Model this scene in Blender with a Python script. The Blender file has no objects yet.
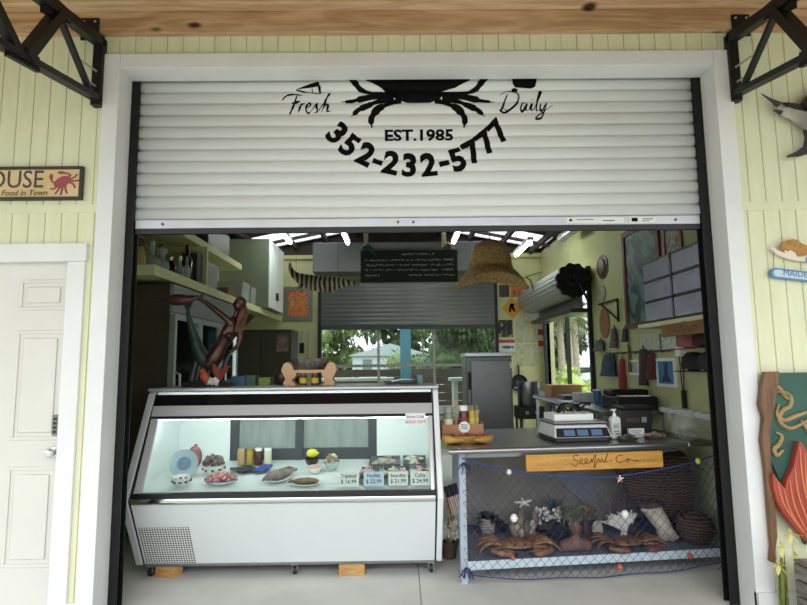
import bpy, bmesh, math, random
from mathutils import Vector, Matrix, Euler, noise
R_ = math.radians
PI = math.pi
rnd = random.Random(7)
scn = bpy.context.scene
col = scn.collection

# ---------------------------------------------------------------- camera, sky, exposure
cam_d = bpy.data.cameras.new('camera')
cam = bpy.data.objects.new('camera', cam_d); col.objects.link(cam)
CAM = Vector((-.12, -3.3, 1.47))
pitch, roll, yaw = R_(6.48), R_(.64), R_(.5)
fw = Vector((math.sin(yaw)*math.cos(pitch), math.cos(yaw)*math.cos(pitch), math.sin(pitch)))
rt = Vector((math.cos(yaw), -math.sin(yaw), 0)); up = rt.cross(fw)
RT = math.cos(roll)*rt - math.sin(roll)*up
UP = math.sin(roll)*rt + math.cos(roll)*up
cam.matrix_world = Matrix(((RT.x, UP.x, -fw.x, CAM.x), (RT.y, UP.y, -fw.y, CAM.y), (RT.z, UP.z, -fw.z, CAM.z), (0, 0, 0, 1)))
cam_d.sensor_width = 36; cam_d.lens = 36*541.4/807; cam_d.clip_start = .02; cam_d.clip_end = 300
scn.camera = cam

def at(px, py, Y):
    d = fw + RT*((px-403.5)/541.4) - UP*((py-302.5)/541.4)
    return CAM + d*((Y-CAM.y)/d.y)
def atx(px, py, X):
    d = fw + RT*((px-403.5)/541.4) - UP*((py-302.5)/541.4)
    return CAM + d*((X-CAM.x)/d.x)
def atz(px, py, Z):
    d = fw + RT*((px-403.5)/541.4) - UP*((py-302.5)/541.4)
    return CAM + d*((Z-CAM.z)/d.z)

w = bpy.data.worlds.new('sky'); scn.world = w; w.use_nodes = True
nt = w.node_tree; bg = nt.nodes['Background']
tc = nt.nodes.new('ShaderNodeTexCoord'); sx = nt.nodes.new('ShaderNodeSeparateXYZ'); cr = nt.nodes.new('ShaderNodeValToRGB')
nt.links.new(tc.outputs['Generated'], sx.inputs[0]); nt.links.new(sx.outputs['Z'], cr.inputs[0]); nt.links.new(cr.outputs[0], bg.inputs[0])
cr.color_ramp.elements[0].position = .0; cr.color_ramp.elements[0].color = (.80, .86, .90, 1)
cr.color_ramp.elements[1].position = .6; cr.color_ramp.elements[1].color = (.92, .97, 1.0, 1)
bg.inputs[1].default_value = 1.2
vs = scn.view_settings
scn.display_settings.display_device = 'sRGB'
vs.view_transform = 'Standard'; vs.look = 'None'; vs.gamma = 1; vs.use_curve_mapping = False
vs.exposure = 1.1
sun_d = bpy.data.lights.new('sun', 'SUN'); sun_d.energy = .5; sun_d.angle = R_(60); sun_d.color = (1, .98, .94)
sun = bpy.data.objects.new('sun', sun_d); col.objects.link(sun); sun.rotation_euler = (R_(48), 0, R_(-6)); sun.location = (0, -8, 9)
try:
    scn.cycles.use_denoising = True
    scn.cycles.max_bounces = 8; scn.cycles.transparent_max_bounces = 24
    scn.cycles.caustics_reflective = False; scn.cycles.caustics_refractive = False
    scn.cycles.sample_clamp_indirect = 4
except Exception:
    pass

# ---------------------------------------------------------------- materials
def lin(c):
    if isinstance(c, str):
        c = [int(c[i:i+2], 16)/255 for i in (0, 2, 4)]
    return tuple((v/12.92 if v <= .04045 else ((v+.055)/1.055)**2.4) for v in c) + (1,)
MC = {}
def mat(name, c, rough=.6, metal=0, var=.0, scale=8, bump=0, c2=None, stretch=None, emit=0, alpha=1, trans=0, ior=1.45, coat=0, spec=None):
    """noise-varied principled material; c2 mixes by noise"""
    if name in MC: return MC[name]
    m = bpy.data.materials.new(name); m.use_nodes = True; MC[name] = m
    n = m.node_tree; b = n.nodes['Principled BSDF']
    b.inputs['Roughness'].default_value = rough; b.inputs['Metallic'].default_value = metal
    b.inputs['Base Color'].default_value = lin(c)
    if spec is not None: b.inputs['Specular IOR Level'].default_value = spec
    if coat: b.inputs['Coat Weight'].default_value = coat
    if trans: b.inputs['Transmission Weight'].default_value = trans; b.inputs['IOR'].default_value = ior
    if alpha < 1: b.inputs['Alpha'].default_value = alpha
    if emit:
        b.inputs['Emission Color'].default_value = lin(c); b.inputs['Emission Strength'].default_value = emit
    if var or c2 or bump:
        t = n.nodes.new('ShaderNodeTexCoord'); mp = n.nodes.new('ShaderNodeMapping'); nz = n.nodes.new('ShaderNodeTexNoise')
        n.links.new(t.outputs['Object'], mp.inputs[0]); n.links.new(mp.outputs[0], nz.inputs['Vector'])
        if stretch: mp.inputs['Scale'].default_value = stretch
        nz.inputs['Scale'].default_value = scale; nz.inputs['Detail'].default_value = 5
        if var or c2:
            r = n.nodes.new('ShaderNodeValToRGB'); r.color_ramp.elements[0].position = .32; r.color_ramp.elements[1].position = .68
            L = lin(c)
            if c2: r.color_ramp.elements[0].color = L; r.color_ramp.elements[1].color = lin(c2)
            else:
                r.color_ramp.elements[0].color = tuple(max(0, v*(1-var)) for v in L[:3])+(1,)
                r.color_ramp.elements[1].color = tuple(min(1, v*(1+var)) for v in L[:3])+(1,)
            n.links.new(nz.outputs['Fac'], r.inputs[0]); n.links.new(r.outputs[0], b.inputs['Base Color'])
        if bump:
            bp = n.nodes.new('ShaderNodeBump'); bp.inputs['Strength'].default_value = bump; bp.inputs['Distance'].default_value = .01
            n.links.new(nz.outputs['Fac'], bp.inputs['Height']); n.links.new(bp.outputs[0], b.inputs['Normal'])
    return m
def glass(name, tint, gloss=.08, alpha=.12):
    """thin pane: mostly clear with a mirror sheen"""
    if name in MC: return MC[name]
    m = bpy.data.materials.new(name); m.use_nodes = True; MC[name] = m
    n = m.node_tree; n.nodes.clear()
    o = n.nodes.new('ShaderNodeOutputMaterial'); t = n.nodes.new('ShaderNodeBsdfTransparent'); g = n.nodes.new('ShaderNodeBsdfGlossy')
    x = n.nodes.new('ShaderNodeMixShader'); fr = n.nodes.new('ShaderNodeFresnel'); fr.inputs[0].default_value = 1.15
    t.inputs[0].default_value = lin(tint); g.inputs['Roughness'].default_value = .02
    ad = n.nodes.new('ShaderNodeMath'); ad.operation = 'ADD'; ad.inputs[1].default_value = gloss; ad.use_clamp = True
    n.links.new(fr.outputs[0], ad.inputs[0]); n.links.new(ad.outputs[0], x.inputs[0])
    n.links.new(t.outputs[0], x.inputs[1]); n.links.new(g.outputs[0], x.inputs[2]); n.links.new(x.outputs[0], o.inputs[0])
    return m
def wood(name, c, c2, along='X', scale=3, rough=.6, knots=False):
    if name in MC: return MC[name]
    m = bpy.data.materials.new(name); m.use_nodes = True; MC[name] = m
    n = m.node_tree; b = n.nodes['Principled BSDF']; b.inputs['Roughness'].default_value = rough
    t = n.nodes.new('ShaderNodeTexCoord'); mp = n.nodes.new('ShaderNodeMapping')
    s = {'X': (.12, 1, 1), 'Y': (1, .12, 1), 'Z': (1, 1, .12)}[along]
    mp.inputs['Scale'].default_value = s
    n.links.new(t.outputs['Object'], mp.inputs[0])
    nz = n.nodes.new('ShaderNodeTexNoise'); nz.inputs['Scale'].default_value = scale*12; nz.inputs['Detail'].default_value = 6; nz.inputs['Distortion'].default_value = 1.2
    n.links.new(mp.outputs[0], nz.inputs['Vector'])
    r = n.nodes.new('ShaderNodeValToRGB'); r.color_ramp.elements[0].position = .34; r.color_ramp.elements[1].position = .66
    r.color_ramp.elements[0].color = lin(c2); r.color_ramp.elements[1].color = lin(c)
    n.links.new(nz.outputs['Fac'], r.inputs[0])
    out = r.outputs[0]
    if knots:
        mp2 = n.nodes.new('ShaderNodeMapping'); mp2.inputs['Scale'].default_value = (1, 1, 2.2)
        n.links.new(t.outputs['Object'], mp2.inputs[0])
        v = n.nodes.new('ShaderNodeTexVoronoi'); v.inputs['Scale'].default_value = 2.1
        n.links.new(mp2.outputs[0], v.inputs['Vector'])
        k = n.nodes.new('ShaderNodeValToRGB'); k.color_ramp.elements[0].position = .06; k.color_ramp.elements[1].position = .13
        k.color_ramp.elements[0].color = (.1, .045, .02, 1); k.color_ramp.elements[1].color = (1, 1, 1, 1)
        n.links.new(v.outputs['Distance'], k.inputs[0])
        mx = n.nodes.new('ShaderNodeMix'); mx.data_type = 'RGBA'; mx.blend_type = 'MULTIPLY'; mx.inputs[0].default_value = 1
        n.links.new(out, mx.inputs[6]); n.links.new(k.outputs[0], mx.inputs[7]); out = mx.outputs[2]
    n.links.new(out, b.inputs['Base Color'])
    return m

# ---------------------------------------------------------------- mesh builder
def cat_rom(pts, n=6):
    P = [Vector(p) for p in pts]
    if len(P) < 3: return P
    out = []
    for i in range(len(P)-1):
        p0 = P[max(i-1, 0)]; p1 = P[i]; p2 = P[i+1]; p3 = P[min(i+2, len(P)-1)]
        for k in range(n):
            t = k/n
            out.append(.5*((2*p1)+(p2-p0)*t+(2*p0-5*p1+4*p2-p3)*t*t+(3*p1-p0-3*p2+p3)*t**3))
    out.append(P[-1]); return out
class MB:
    def __init__(s): s.bm = bmesh.new()
    def box(s, x0, x1, y0, y1, z0, z1, rot=None, bev=0):
        c = Vector(((x0+x1)/2, (y0+y1)/2, (z0+z1)/2)); d = Vector((abs(x1-x0), abs(y1-y0), abs(z1-z0)))
        M = Matrix.Translation(c) @ (rot.to_matrix().to_4x4() if rot else Matrix()) @ Matrix.Diagonal((*d, 1))
        r = bmesh.ops.create_cube(s.bm, size=1, matrix=M)
        if bev:
            e = list({e for v in r['verts'] for e in v.link_edges})
            bmesh.ops.bevel(s.bm, geom=e, offset=bev, segments=2, affect='EDGES', profile=.5)
        return s
    def bar(s, a, b, wd, ht, upv=(0, 0, 1)):
        a, b = Vector(a), Vector(b); d = (b-a); L = d.length; d.normalize()
        u = Vector(upv); sd = d.cross(u)
        if sd.length < 1e-4: sd = d.cross(Vector((1, 0, 0)))
        sd.normalize(); u = sd.cross(d)
        M = Matrix(((d.x, sd.x, u.x, 0), (d.y, sd.y, u.y, 0), (d.z, sd.z, u.z, 0), (0, 0, 0, 1)))
        bmesh.ops.create_cube(s.bm, size=1, matrix=Matrix.Translation((a+b)/2) @ M @ Matrix.Diagonal((L, wd, ht, 1)))
        return s
    def loft(s, rings, closed=True, cap=True):
        vr = [[s.bm.verts.new(p) for p in r] for r in rings]
        n = len(vr[0])
        for i in range(len(vr)-1):
            for j in range(n if closed else n-1):
                k = (j+1) % n
                try: s.bm.faces.new((vr[i][j], vr[i][k], vr[i+1][k], vr[i+1][j]))
                except ValueError: pass
        if cap and closed:
            for r in (vr[0], vr[-1]):
                try: s.bm.faces.new(r)
                except ValueError: pass
        return s
    def tube(s, pts, r, seg=8, sm=0, flat=1.0, cap=True):
        if sm: 
            if not isinstance(r, (int, float)):
                rr = [Vector((q, 0, 0)) for q in r]; r = [q.x for q in cat_rom(rr, sm)] if len(r) > 2 else r
            pts = cat_rom(pts, sm)
        P = [Vector(p) for p in pts]
        if isinstance(r, (int, float)): r = [r]*len(P)
        if len(r) != len(P): r = [r[min(int(i*len(r)/len(P)), len(r)-1)] for i in range(len(P))]
        nrm = None; rings = []
        for i, p in enumerate(P):
            t = (P[min(i+1, len(P)-1)]-P[max(i-1, 0)])
            if t.length < 1e-9: t = Vector((0, 0, 1))
            t.normalize()
            if nrm is None:
                a = Vector((0, 0, 1)) if abs(t.z) < .9 else Vector((1, 0, 0))
                nrm = (a - t*a.dot(t)).normalized()
            else:
                nrm = (nrm - t*nrm.dot(t))
                nrm = nrm.normalized() if nrm.length > 1e-6 else Vector((1, 0, 0))
            b = t.cross(nrm)
            rings.append([p + (nrm*math.cos(2*PI*k/seg)*flat + b*math.sin(2*PI*k/seg))*max(r[i], 1e-5) for k in range(seg)])
        return s.loft(rings, cap=cap)
    def lathe(s, prof, c=(0, 0, 0), seg=20, M=None, sx=1, sy=1):
        M = M or Matrix(); c = Vector(c)
        rings = [[M @ Vector((max(r, 1e-4)*math.cos(2*PI*k/seg)*sx, max(r, 1e-4)*math.sin(2*PI*k/seg)*sy, z)) + c for k in range(seg)] for r, z in prof]
        return s.loft(rings, cap=prof[0] != prof[-1])
    def ell(s, c, r, rot=None, u=14, v=10):
        M = Matrix.Translation(c) @ (rot.to_matrix().to_4x4() if rot else Matrix()) @ Matrix.Diagonal((*r, 1))
        bmesh.ops.create_uvsphere(s.bm, u_segments=u, v_segments=v, radius=1, matrix=M); return s
    def ico(s, c, r, jit=0, sub=1, rot=None):
        M = Matrix.Translation(c) @ (rot.to_matrix().to_4x4() if rot else Matrix()) @ Matrix.Diagonal((*r, 1)) if not isinstance(r, (int, float)) else Matrix.Translation(c) @ Matrix.Diagonal((r, r, r, 1))
        o = bmesh.ops.create_icosphere(s.bm, subdivisions=sub, radius=1, matrix=M)
        if jit:
            for v in o['verts']: v.co += Vector((rnd.uniform(-1, 1), rnd.uniform(-1, 1), rnd.uniform(-1, 1)))*jit
        return s
    def prism(s, poly, y0, y1, plane='XZ', f=None):
        """extrude 2D poly between y0,y1 along the plane's normal"""
        g = {'XZ': lambda a, b, t: (a, t, b), 'XY': lambda a, b, t: (a, b, t), 'YZ': lambda a, b, t: (t, a, b)}[plane]
        A = [s.bm.verts.new(g(a, b, y0)) for a, b in poly]; B = [s.bm.verts.new(g(a, b, y1)) for a, b in poly]
        n = len(poly)
        fs = [s.bm.faces.new(A), s.bm.faces.new(B)]
        for i in range(n): s.bm.faces.new((A[i], A[(i+1) % n], B[(i+1) % n], B[i]))
        return s
    def quad(s, *p):
        s.bm.faces.new([s.bm.verts.new(q) for q in p]); return s
    def leaf(s, p, d, L, wd, droop=.3, up=(0, 0, 1)):
        p = Vector(p); d = Vector(d).normalized(); u = Vector(up)
        sd = d.cross(u); sd = sd.normalized() if sd.length > 1e-3 else Vector((1, 0, 0))
        pr = None
        for k, ww in ((0, .15), (.35, 1), (.7, .7), (1, .02)):
            q = p + d*L*k - Vector((0, 0, 1))*droop*L*k*k
            cur = (s.bm.verts.new(q-sd*wd*ww/2), s.bm.verts.new(q+sd*wd*ww/2))
            if pr: s.bm.faces.new((pr[0], pr[1], cur[1], cur[0]))
            pr = cur
        return s
    def ribbon(s, pts, wd, y, sm=5):
        """flat calligraphic stroke in XZ at depth y"""
        P = cat_rom([(a, 0, b) for a, b in pts], sm) if sm else [Vector((a, 0, b)) for a, b in pts]
        n = len(P); pr = None
        for i, p in enumerate(P):
            t = P[min(i+1, n-1)]-P[max(i-1, 0)]; t.normalize(); nn = Vector((-t.z, 0, t.x))
            wq = wd[min(int(i/(n-1)*(len(wd)-1)+.5), len(wd)-1)] if not isinstance(wd, (int, float)) else wd
            cur = (s.bm.verts.new((p.x+nn.x*wq/2, y, p.z+nn.z*wq/2)), s.bm.verts.new((p.x-nn.x*wq/2, y, p.z-nn.z*wq/2)))
            if pr: s.bm.faces.new((pr[0], pr[1], cur[1], cur[0]))
            pr = cur
        return s
    def text(s, txt, size, M, bold=0, align='CENTER', depth=0, shear=0):
        cu = bpy.data.curves.new('t', 'FONT'); cu.body = txt; cu.size = size; cu.align_x = align; cu.offset = bold; cu.extrude = depth; cu.shear = shear; cu.resolution_u = 3
        ob = bpy.data.objects.new('t', cu); me = bpy.data.meshes.new_from_object(ob)
        me.transform(M); s.bm.from_mesh(me)
        bpy.data.objects.remove(ob); bpy.data.curves.remove(cu); bpy.data.meshes.remove(me); return s
    def bend(s, f):
        for v in s.bm.verts: v.co = f(v.co)
        return s
    def build(s, name, m, parent=None, smooth=False, loc=None, rot=None, bevel=0, sub=0, remesh=0, solid=0, label=None, kind=None, ang=40):
        bmesh.ops.recalc_face_normals(s.bm, faces=s.bm.faces)
        me = bpy.data.meshes.new(name); s.bm.to_mesh(me); s.bm.free()
        o = bpy.data.objects.new(name, me); col.objects.link(o); me.materials.append(m)
        if parent: o.parent = parent
        elif loc is None and kind is None:
            cs = [v.co for v in me.vertices]
            c = Vector((sum(v.x for v in cs)/len(cs), sum(v.y for v in cs)/len(cs), min(v.z for v in cs)))
            me.transform(Matrix.Translation(-c)); o.location = c
        if loc is not None: o.location = loc
        if rot is not None: o.rotation_euler = rot
        if smooth:
            for p in me.polygons: p.use_smooth = True
            if ang:
                try: me.set_sharp_from_angle(angle=R_(ang))
                except Exception: pass
        if solid:
            k = o.modifiers.new('s', 'SOLIDIFY'); k.thickness = solid; k.offset = 0
        if remesh:
            k = o.modifiers.new('r', 'REMESH'); k.mode = 'VOXEL'; k.voxel_size = remesh; k.use_smooth_shade = True
            k = o.modifiers.new('sm', 'SMOOTH'); k.iterations = 3; k.factor = .5
        if bevel:
            k = o.modifiers.new('b', 'BEVEL'); k.width = bevel; k.segments = 2; k.limit_method = 'ANGLE'
        if sub:
            k = o.modifiers.new('ss', 'SUBSURF'); k.levels = sub; k.render_levels = sub
        if label: o['label'] = label
        if kind: o['kind'] = kind
        return o
def thing(name, label, cat, loc=(0, 0, 0), rotz=0, group=None, rot=None):
    o = bpy.data.objects.new(name, None); col.objects.link(o); o.empty_display_size = .1
    o.location = loc; o.rotation_euler = rot or (0, 0, rotz); o['label'] = label; o['category'] = cat
    if group: o['group'] = group
    return o
def tag(o, label, cat, group=None):
    o['label'] = label; o['category'] = cat
    if group: o['group'] = group
    return o
def B(*a, **k): return MB().box(*a, **k)
TXT_FRONT = Matrix.Rotation(PI/2, 4, 'X')      # text upright, readable from -Y

# palette
M_yel = mat('yellow_siding', 'dadbba', .75, var=.05, scale=5, stretch=(3, 3, .6), bump=.08)
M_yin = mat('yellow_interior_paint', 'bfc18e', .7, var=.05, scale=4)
M_trim = mat('white_trim_paint', 'dededd', .5, var=.03, scale=3)
M_door = mat('door_paint', 'd3d1c9', .5, var=.02, scale=3)
M_black = mat('black_metal', '141414', .45, .3, var=.2, scale=10)
M_blackp = mat('black_plastic', '17171a', .4)
M_shut = mat('shutter_white', 'dcdddc', .42, .0, var=.03, scale=2)
M_gshut = mat('shutter_grey', '85888a', .4, .3, var=.06, scale=3)
M_alu = mat('aluminium', 'b8babb', .35, .8, var=.05)
M_steel = mat('stainless_steel', 'a9abad', .28, .95, var=.06, scale=4)
M_steelr = mat('brushed_steel', '85898c', .42, .9, var=.08, scale=6, stretch=(8, 1, 1))
M_chrome = mat('chrome', 'd5d7d8', .12, 1)
M_white = mat('white_enamel', 'e4e8e8', .35, var=.02, scale=3)
M_wplast = mat('white_plastic', 'e8e8e6', .4)
M_grey = mat('grey_plastic', '8f9193', .5)
M_conc = mat('concrete', 'cfcfc9', .85, var=.07, scale=3, bump=.05)
M_red = mat('red_paint', 'b03a34', .5)
M_ltr = mat('black_lettering', '0b0b0b', .8, spec=.1)
M_gold = mat('brass', 'b08a3e', .35, .8)
# ================================================================ the setting
def struct(name, mb, m, **k): return mb.build(name, m, kind='structure', **k)

fl = MB(); fl.box(-7, -.004, -7, 6.45, -.12, 0).box(.004, 7, -7, 6.45, -.12, 0).box(-7, 7, -7, 6.45, -.3, -.012)
struct('floor', fl, M_conc)
g = MB(); g.box(-60, 60, 6.45, 90, -.35, -.1); g.box(7, 60, -25, 6.45, -.35, -.1); g.box(-60, -7, -25, 6.45, -.35, -.1); g.box(-7, 7, -60, -7, -.35, -.02)
struct('ground', g, mat('ground_grass', '6f7a4c', .9, c2='a39a7c', scale=.6))

def siding(mb, x0, x1, z0, z1, y=0, pitch=.102, off=.03):
    pts = [(x0, y)]; x = math.floor(x0/pitch)*pitch+off
    while x < x1-.012:
        if x > x0+.002: pts += [(x, y), (x+.002, y+.008), (x+.006, y+.008), (x+.008, y)]
        x += pitch
    pts.append((x1, y))
    lo = [mb.bm.verts.new((a, b, z0)) for a, b in pts]; hi = [mb.bm.verts.new((a, b, z1)) for a, b in pts]
    for i in range(len(pts)-1): mb.bm.faces.new((lo[i], lo[i+1], hi[i+1], hi[i]))
wf = MB()
for (a, b, z0, z1) in ((-6.5, -3.12, .12, 2.44), (-2.14, -1.985, .12, 2.44), (-3.13, -2.14, 2.2, 2.44), (2.03, 6.5, .12, 2.43)):
    siding(wf, a, b, z0, z1); wf.box(a, b, .012, .1, z0, z1)
siding(wf, -6.5, -1.97, 2.44, 3.9, off=.012); siding(wf, 2.01, 6.5, 2.43, 3.9, off=.055); siding(wf, -1.97, 2.01, 3.4, 3.9)
wf.box(-6.5, -1.97, .012, .1, 2.44, 3.9).box(2.01, 6.5, .012, .1, 2.43, 3.9).box(-1.97, 2.01, .012, .1, 3.42, 3.9)
wf.box(-6.5, -1.985, -.006, .01, 2.425, 2.48).box(2.03, 6.5, -.006, .01, 2.405, 2.46)
struct('wall_front', wf, M_yel)
wb = MB(); wb.box(-6.5, -3.12, 0, .1, 0, .13).box(-2.04, -1.985, -.012, .1, 0, .13).box(2.14, 6.5, -.012, .1, 0, .13)
struct('baseboard_front', wb, M_trim)
# casings of the wide doorway: flat boards with reveals behind them
c1 = MB(); c1.box(-1.985, -1.885, -.025, .115, 0, 3.464, bev=.003).box(1.925, 2.035, -.025, .115, 0, 3.464, bev=.003).box(-1.884, 1.924, -.0245, .14, 3.365, 3.4635, bev=.003)
c1.box(1.925, 2.14, -.045, 0, 0, .14, bev=.003)
c1.box(-1.9849, -1.886, .115, .14, 0, 3.40).box(1.926, 2.03, .115, .14, 0, 3.40)
struct('trim_1', c1, M_trim)
# entry door on the left
dr = struct('door_1', MB().box(-3.015, -2.146, .03, .07, .01, 2.117), M_door)
pn = MB()
for cx0, cx1 in ((-2.94, -2.64), (-2.455, -2.16+.0)):
    for z0, z1 in ((1.823, 2.012), (1.041, 1.697), (.315, .887)):
        w0 = .02
        for (a, b, c, d) in ((cx0, cx1, z1-w0, z1), (cx0, cx1, z0, z0+w0), (cx0, cx0+w0, z0+w0, z1-w0), (cx1-w0, cx1, z0+w0, z1-w0)):
            pn.box(a, b, .022, .0305, c, d, bev=.004)
        pn.box(cx0+.045, cx1-.045, .022, .0305, z0+.045, z1-.045, bev=.006)
pn.build('door_panel', M_door, dr)
kb = MB().lathe([(.0, -.075), (.02, -.072), (.028, -.055), (.026, -.04), (.012, -.03), (.012, -.01), (.03, -.008), (.032, 0)], (0, 0, 0), 18, Matrix.Rotation(PI, 4, 'Z') @ Matrix.Rotation(PI/2, 4, 'X') @ Matrix.Scale(-1, 4, (0, 0, 1)))
kb.bend(lambda c: Vector((c.x-2.183, -abs(c.y)+.03, c.z+.971)))
kb.build('door_knob', M_chrome, dr, smooth=True)
kp = B(-2.195, -2.155, .0, .03, 1.07, 1.19, bev=.006); kp.build('door_lock', mat('satin_nickel', '7d7c78', .35, .9), dr)
kq = MB()
for i in range(4): kq.box(-2.185, -2.165, -.003, .0, 1.085+i*.025, 1.1+i*.025)
kq.build('keypad', M_blackp, dr)
c2 = MB(); c2.box(-2.146, -2.04, -.02, .08, 0, 2.1165, bev=.003).box(-3.12, -3.015, -.02, .08, 0, 2.1165, bev=.003).box(-3.13, -2.03, -.028, .08, 2.117, 2.229, bev=.003)
struct('trim_2', c2, M_trim)
# ledger beams above
M_pine = wood('pine_beam', 'd0ad88', 'a8825e', 'X', 1.3, .65, knots=True)
struct('trim_3', MB().box(-6.5, 6.5, -.045, -.001, 3.592, 3.735, bev=.003), M_pine)
struct('trim_4', MB().box(-6.5, 6.5, -.13, -.001, 3.737, 3.93, bev=.003), wood('pine_beam_upper', 'dfc19e', 'bb9670', 'X', 1.3, .65, knots=True))
# shop shell
RX_ = -.12
ws = MB(); ws.box(-2.97, -2.85, .1, 6.45, 0, 3.42); struct('wall_left', ws, M_yin)
wr = MB(); wr.box(2.45, 2.57, .1, 3.9, 0, 3.45).box(2.45, 2.57, 6.1, 6.45, 0, 3.45).box(2.45, 2.57, 3.9, 6.1, 2.75, 3.45).box(2.45, 2.57, 3.9, 6.1, 0, .35)
struct('wall_right', wr, M_yin)
wk = MB(); wk.box(-2.85, -1.55, 6.3, 6.42, 0, 3.42).box(1.63, 2.45, 6.3, 6.42, 0, 3.42).box(-1.55, 1.63, 6.3, 6.42, 2.93, 3.42)
wk.box(-2.85, 2.45, 6.26, 6.42, 3.36, 3.43).box(-1.55, 1.63, 6.3, 6.42, 0, .5)
struct('wall_back', wk, M_yin)
wg = MB(); wg.prism([(-2.96, 3.43), (2.6, 3.43), (2.6, 3.46), (RX_, 4.02), (-2.96, 3.415)], 6.27, 6.42)
struct('wall_gable', wg, mat('dark_gable_boards', '3c302b', .8, var=.15, scale=5))
wi = MB(); wi.box(-2.85, -1.99, .101, .12, 0, 3.42).box(2.05, 2.45, .101, .12, 0, 3.45).box(-1.99, 2.05, .142, .16, 3.4, 3.9)
struct('wall_inner_front', wi, M_yin)
M_roof = mat('dark_roof_boards', '43302a', .8, c2='2b1f1c', scale=6, stretch=(6, .6, 1))
RX, RZ, EZ = RX_, 4.0, 3.42
def rz(x): return EZ+(RZ-EZ)*(1-abs(x-RX)/(2.85))
ce = MB()
def slab(mb, x0, x1, y0, y1, t=.03, dz=0):
    mb.prism([(x0, rz(x0)+dz), (x1, rz(x1)+dz), (x1, rz(x1)+t+dz), (x0, rz(x0)+t+dz)], y0, y1)
SK = ((-2.75, -1.1), (.86, 2.4))
for x0, x1 in ((-2.97, RX), (RX, 2.6)):
    slab(ce, x0, x1, .1, 5.3); slab(ce, x0, x1, 6.15, 6.45)
for x0, x1 in ((-2.97, -2.75), (-1.1, RX), (RX, .86), (2.4, 2.6)): slab(ce, x0, x1, 5.3, 6.15)
struct('ceiling', ce, M_roof)
sk = MB()
for x0, x1 in SK: slab(sk, x0, x1, 5.3, 6.15, .01)
mt = bpy.data.materials.new('polycarbonate'); mt.use_nodes = True
n = mt.node_tree; n.nodes.clear(); o_ = n.nodes.new('ShaderNodeOutputMaterial'); a_ = n.nodes.new('ShaderNodeBsdfTransparent'); b_ = n.nodes.new('ShaderNodeBsdfTranslucent'); x_ = n.nodes.new('ShaderNodeMixShader')
x_.inputs[0].default_value = .35; n.links.new(a_.outputs[0], x_.inputs[1]); n.links.new(b_.outputs[0], x_.inputs[2]); n.links.new(x_.outputs[0], o_.inputs[0])
struct('window_1', sk, mt)
rf = MB()
for x in (-2.5, -1.95, -1.4, -.85, .6, 1.15, 1.7, 2.25): rf.box(x-.025, x+.025, .16, 6.26, rz(x)-.11, rz(x)-.012)
for y in (1.5, 3.2):
    for x0, x1 in ((-2.84, RX), (RX, 2.44)): slab(rf, x0, x1, y-.03, y+.03, .1, -.22)
for x0, x1 in ((-2.84, RX), (RX, 2.44)): slab(rf, x0, x1, 5.68, 5.74, .05, -.06)
rf.box(-.16, -.08, .16, 6.26, 3.78, 3.98)
struct('ceiling_rafters', rf, mat('dark_rafter', '35292a', .8, var=.2))
# rear doorway: frame, mullions, rail
wn = MB(); wn.box(-1.55, -1.49, 6.22, 6.32, .5, 2.93).box(1.57, 1.63, 6.22, 6.32, .5, 2.93)
struct('window_2', wn, mat('dark_track', '2a2c2e', .5, .4))
wm = MB()
for x in (-.49, .5): wm.box(x-.022, x+.022, 6.33, 6.37, .5, 2.93)
wm.box(-1.55, 1.63, 6.335, 6.365, 1.42, 1.47).box(-1.55, 1.63, 6.335, 6.365, .5, .56)
struct('window_3', wm, mat('mullion_grey', 'a9aaa6', .5, .2))
struct('window_4', MB().box(-1.49, 1.57, 6.349, 6.352, .56, 2.93), glass('clear_glass', 'f0f5f2', .0))
# side doorway frame
ws = MB(); ws.box(2.40, 2.5, 3.84, 3.9, .35, 2.75).box(2.40, 2.5, 6.1, 6.14, .35, 2.75).box(2.44, 2.5, 4.98, 5.02, .35, 2.75)
struct('window_5', ws, mat('dark_track', '2a2c2e'))

# ================================================================ roll-down shutters
PT = .0795
def corr(z, amp=.017, pt=PT, z0=2.42): 
    t = ((z-z0)/pt) % 1.0
    return -amp*(math.sin(PI*t)**.55)
def curtain(x0, x1, z0, z1, y, pt=PT, amp=.017, sub=9):
    mb = MB(); n = int(round((z1-z0)/pt*sub)); pr = None
    for i in range(n+1):
        z = z0+(z1-z0)*i/n; yy = y+corr(z, amp, pt, z0)
        cur = (mb.bm.verts.new((x0, yy, z)), mb.bm.verts.new((x1, yy, z)))
        if pr: mb.bm.faces.new((pr[0], pr[1], cur[1], cur[0]))
        pr = cur
    return mb
SH = thing('roller_shutter', 'big white ribbed roll-down shutter with black crab and phone number over the front opening', 'shutter', (0, .17, 2.35))
S0 = Vector((0, .17, 2.35))
cu = curtain(-1.84, 1.872, 2.42, 2.42+.0795*13, .17); cu.bend(lambda c: c-S0); cu.build('slat_curtain', M_shut, SH, smooth=True, ang=0, solid=.002)
bb = MB().box(-1.828, 1.862, -.018, .016, .012, .07, bev=.003)
bb.build('bottom_bar', M_alu, SH)
stk = [MB().box(x0, x1, -.0195, -.018, .022, .06).build('sticker', mat('sticker_white', 'dfe2dc', .5), SH) for x0, x1 in ((.98, 1.36), (1.40, 1.57))]
for bx in ((1.0, 1.02, .036, .05), (1.05, 1.16, .044, .048), (1.22, 1.3, .036, .041), (1.41, 1.45, .03, .055), (1.48, 1.55, .045, .05), (1.48, 1.53, .032, .036)): MB().box(bx[0], bx[1], -.0202, -.0194, bx[2], bx[3]).build('sticker_print', M_ltr, stk[0] if bx[0] < 1.39 else stk[1])
for x in (-1.65, -.12, -.02, 1.7): MB().lathe([(.008, -.006), (.008, .006)], (x, -.021, .04), 8, Matrix.Rotation(PI/2, 4, 'X')).build('bolt', mat('dark_bolt', '4a4a48', .4, .7), SH)
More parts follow.
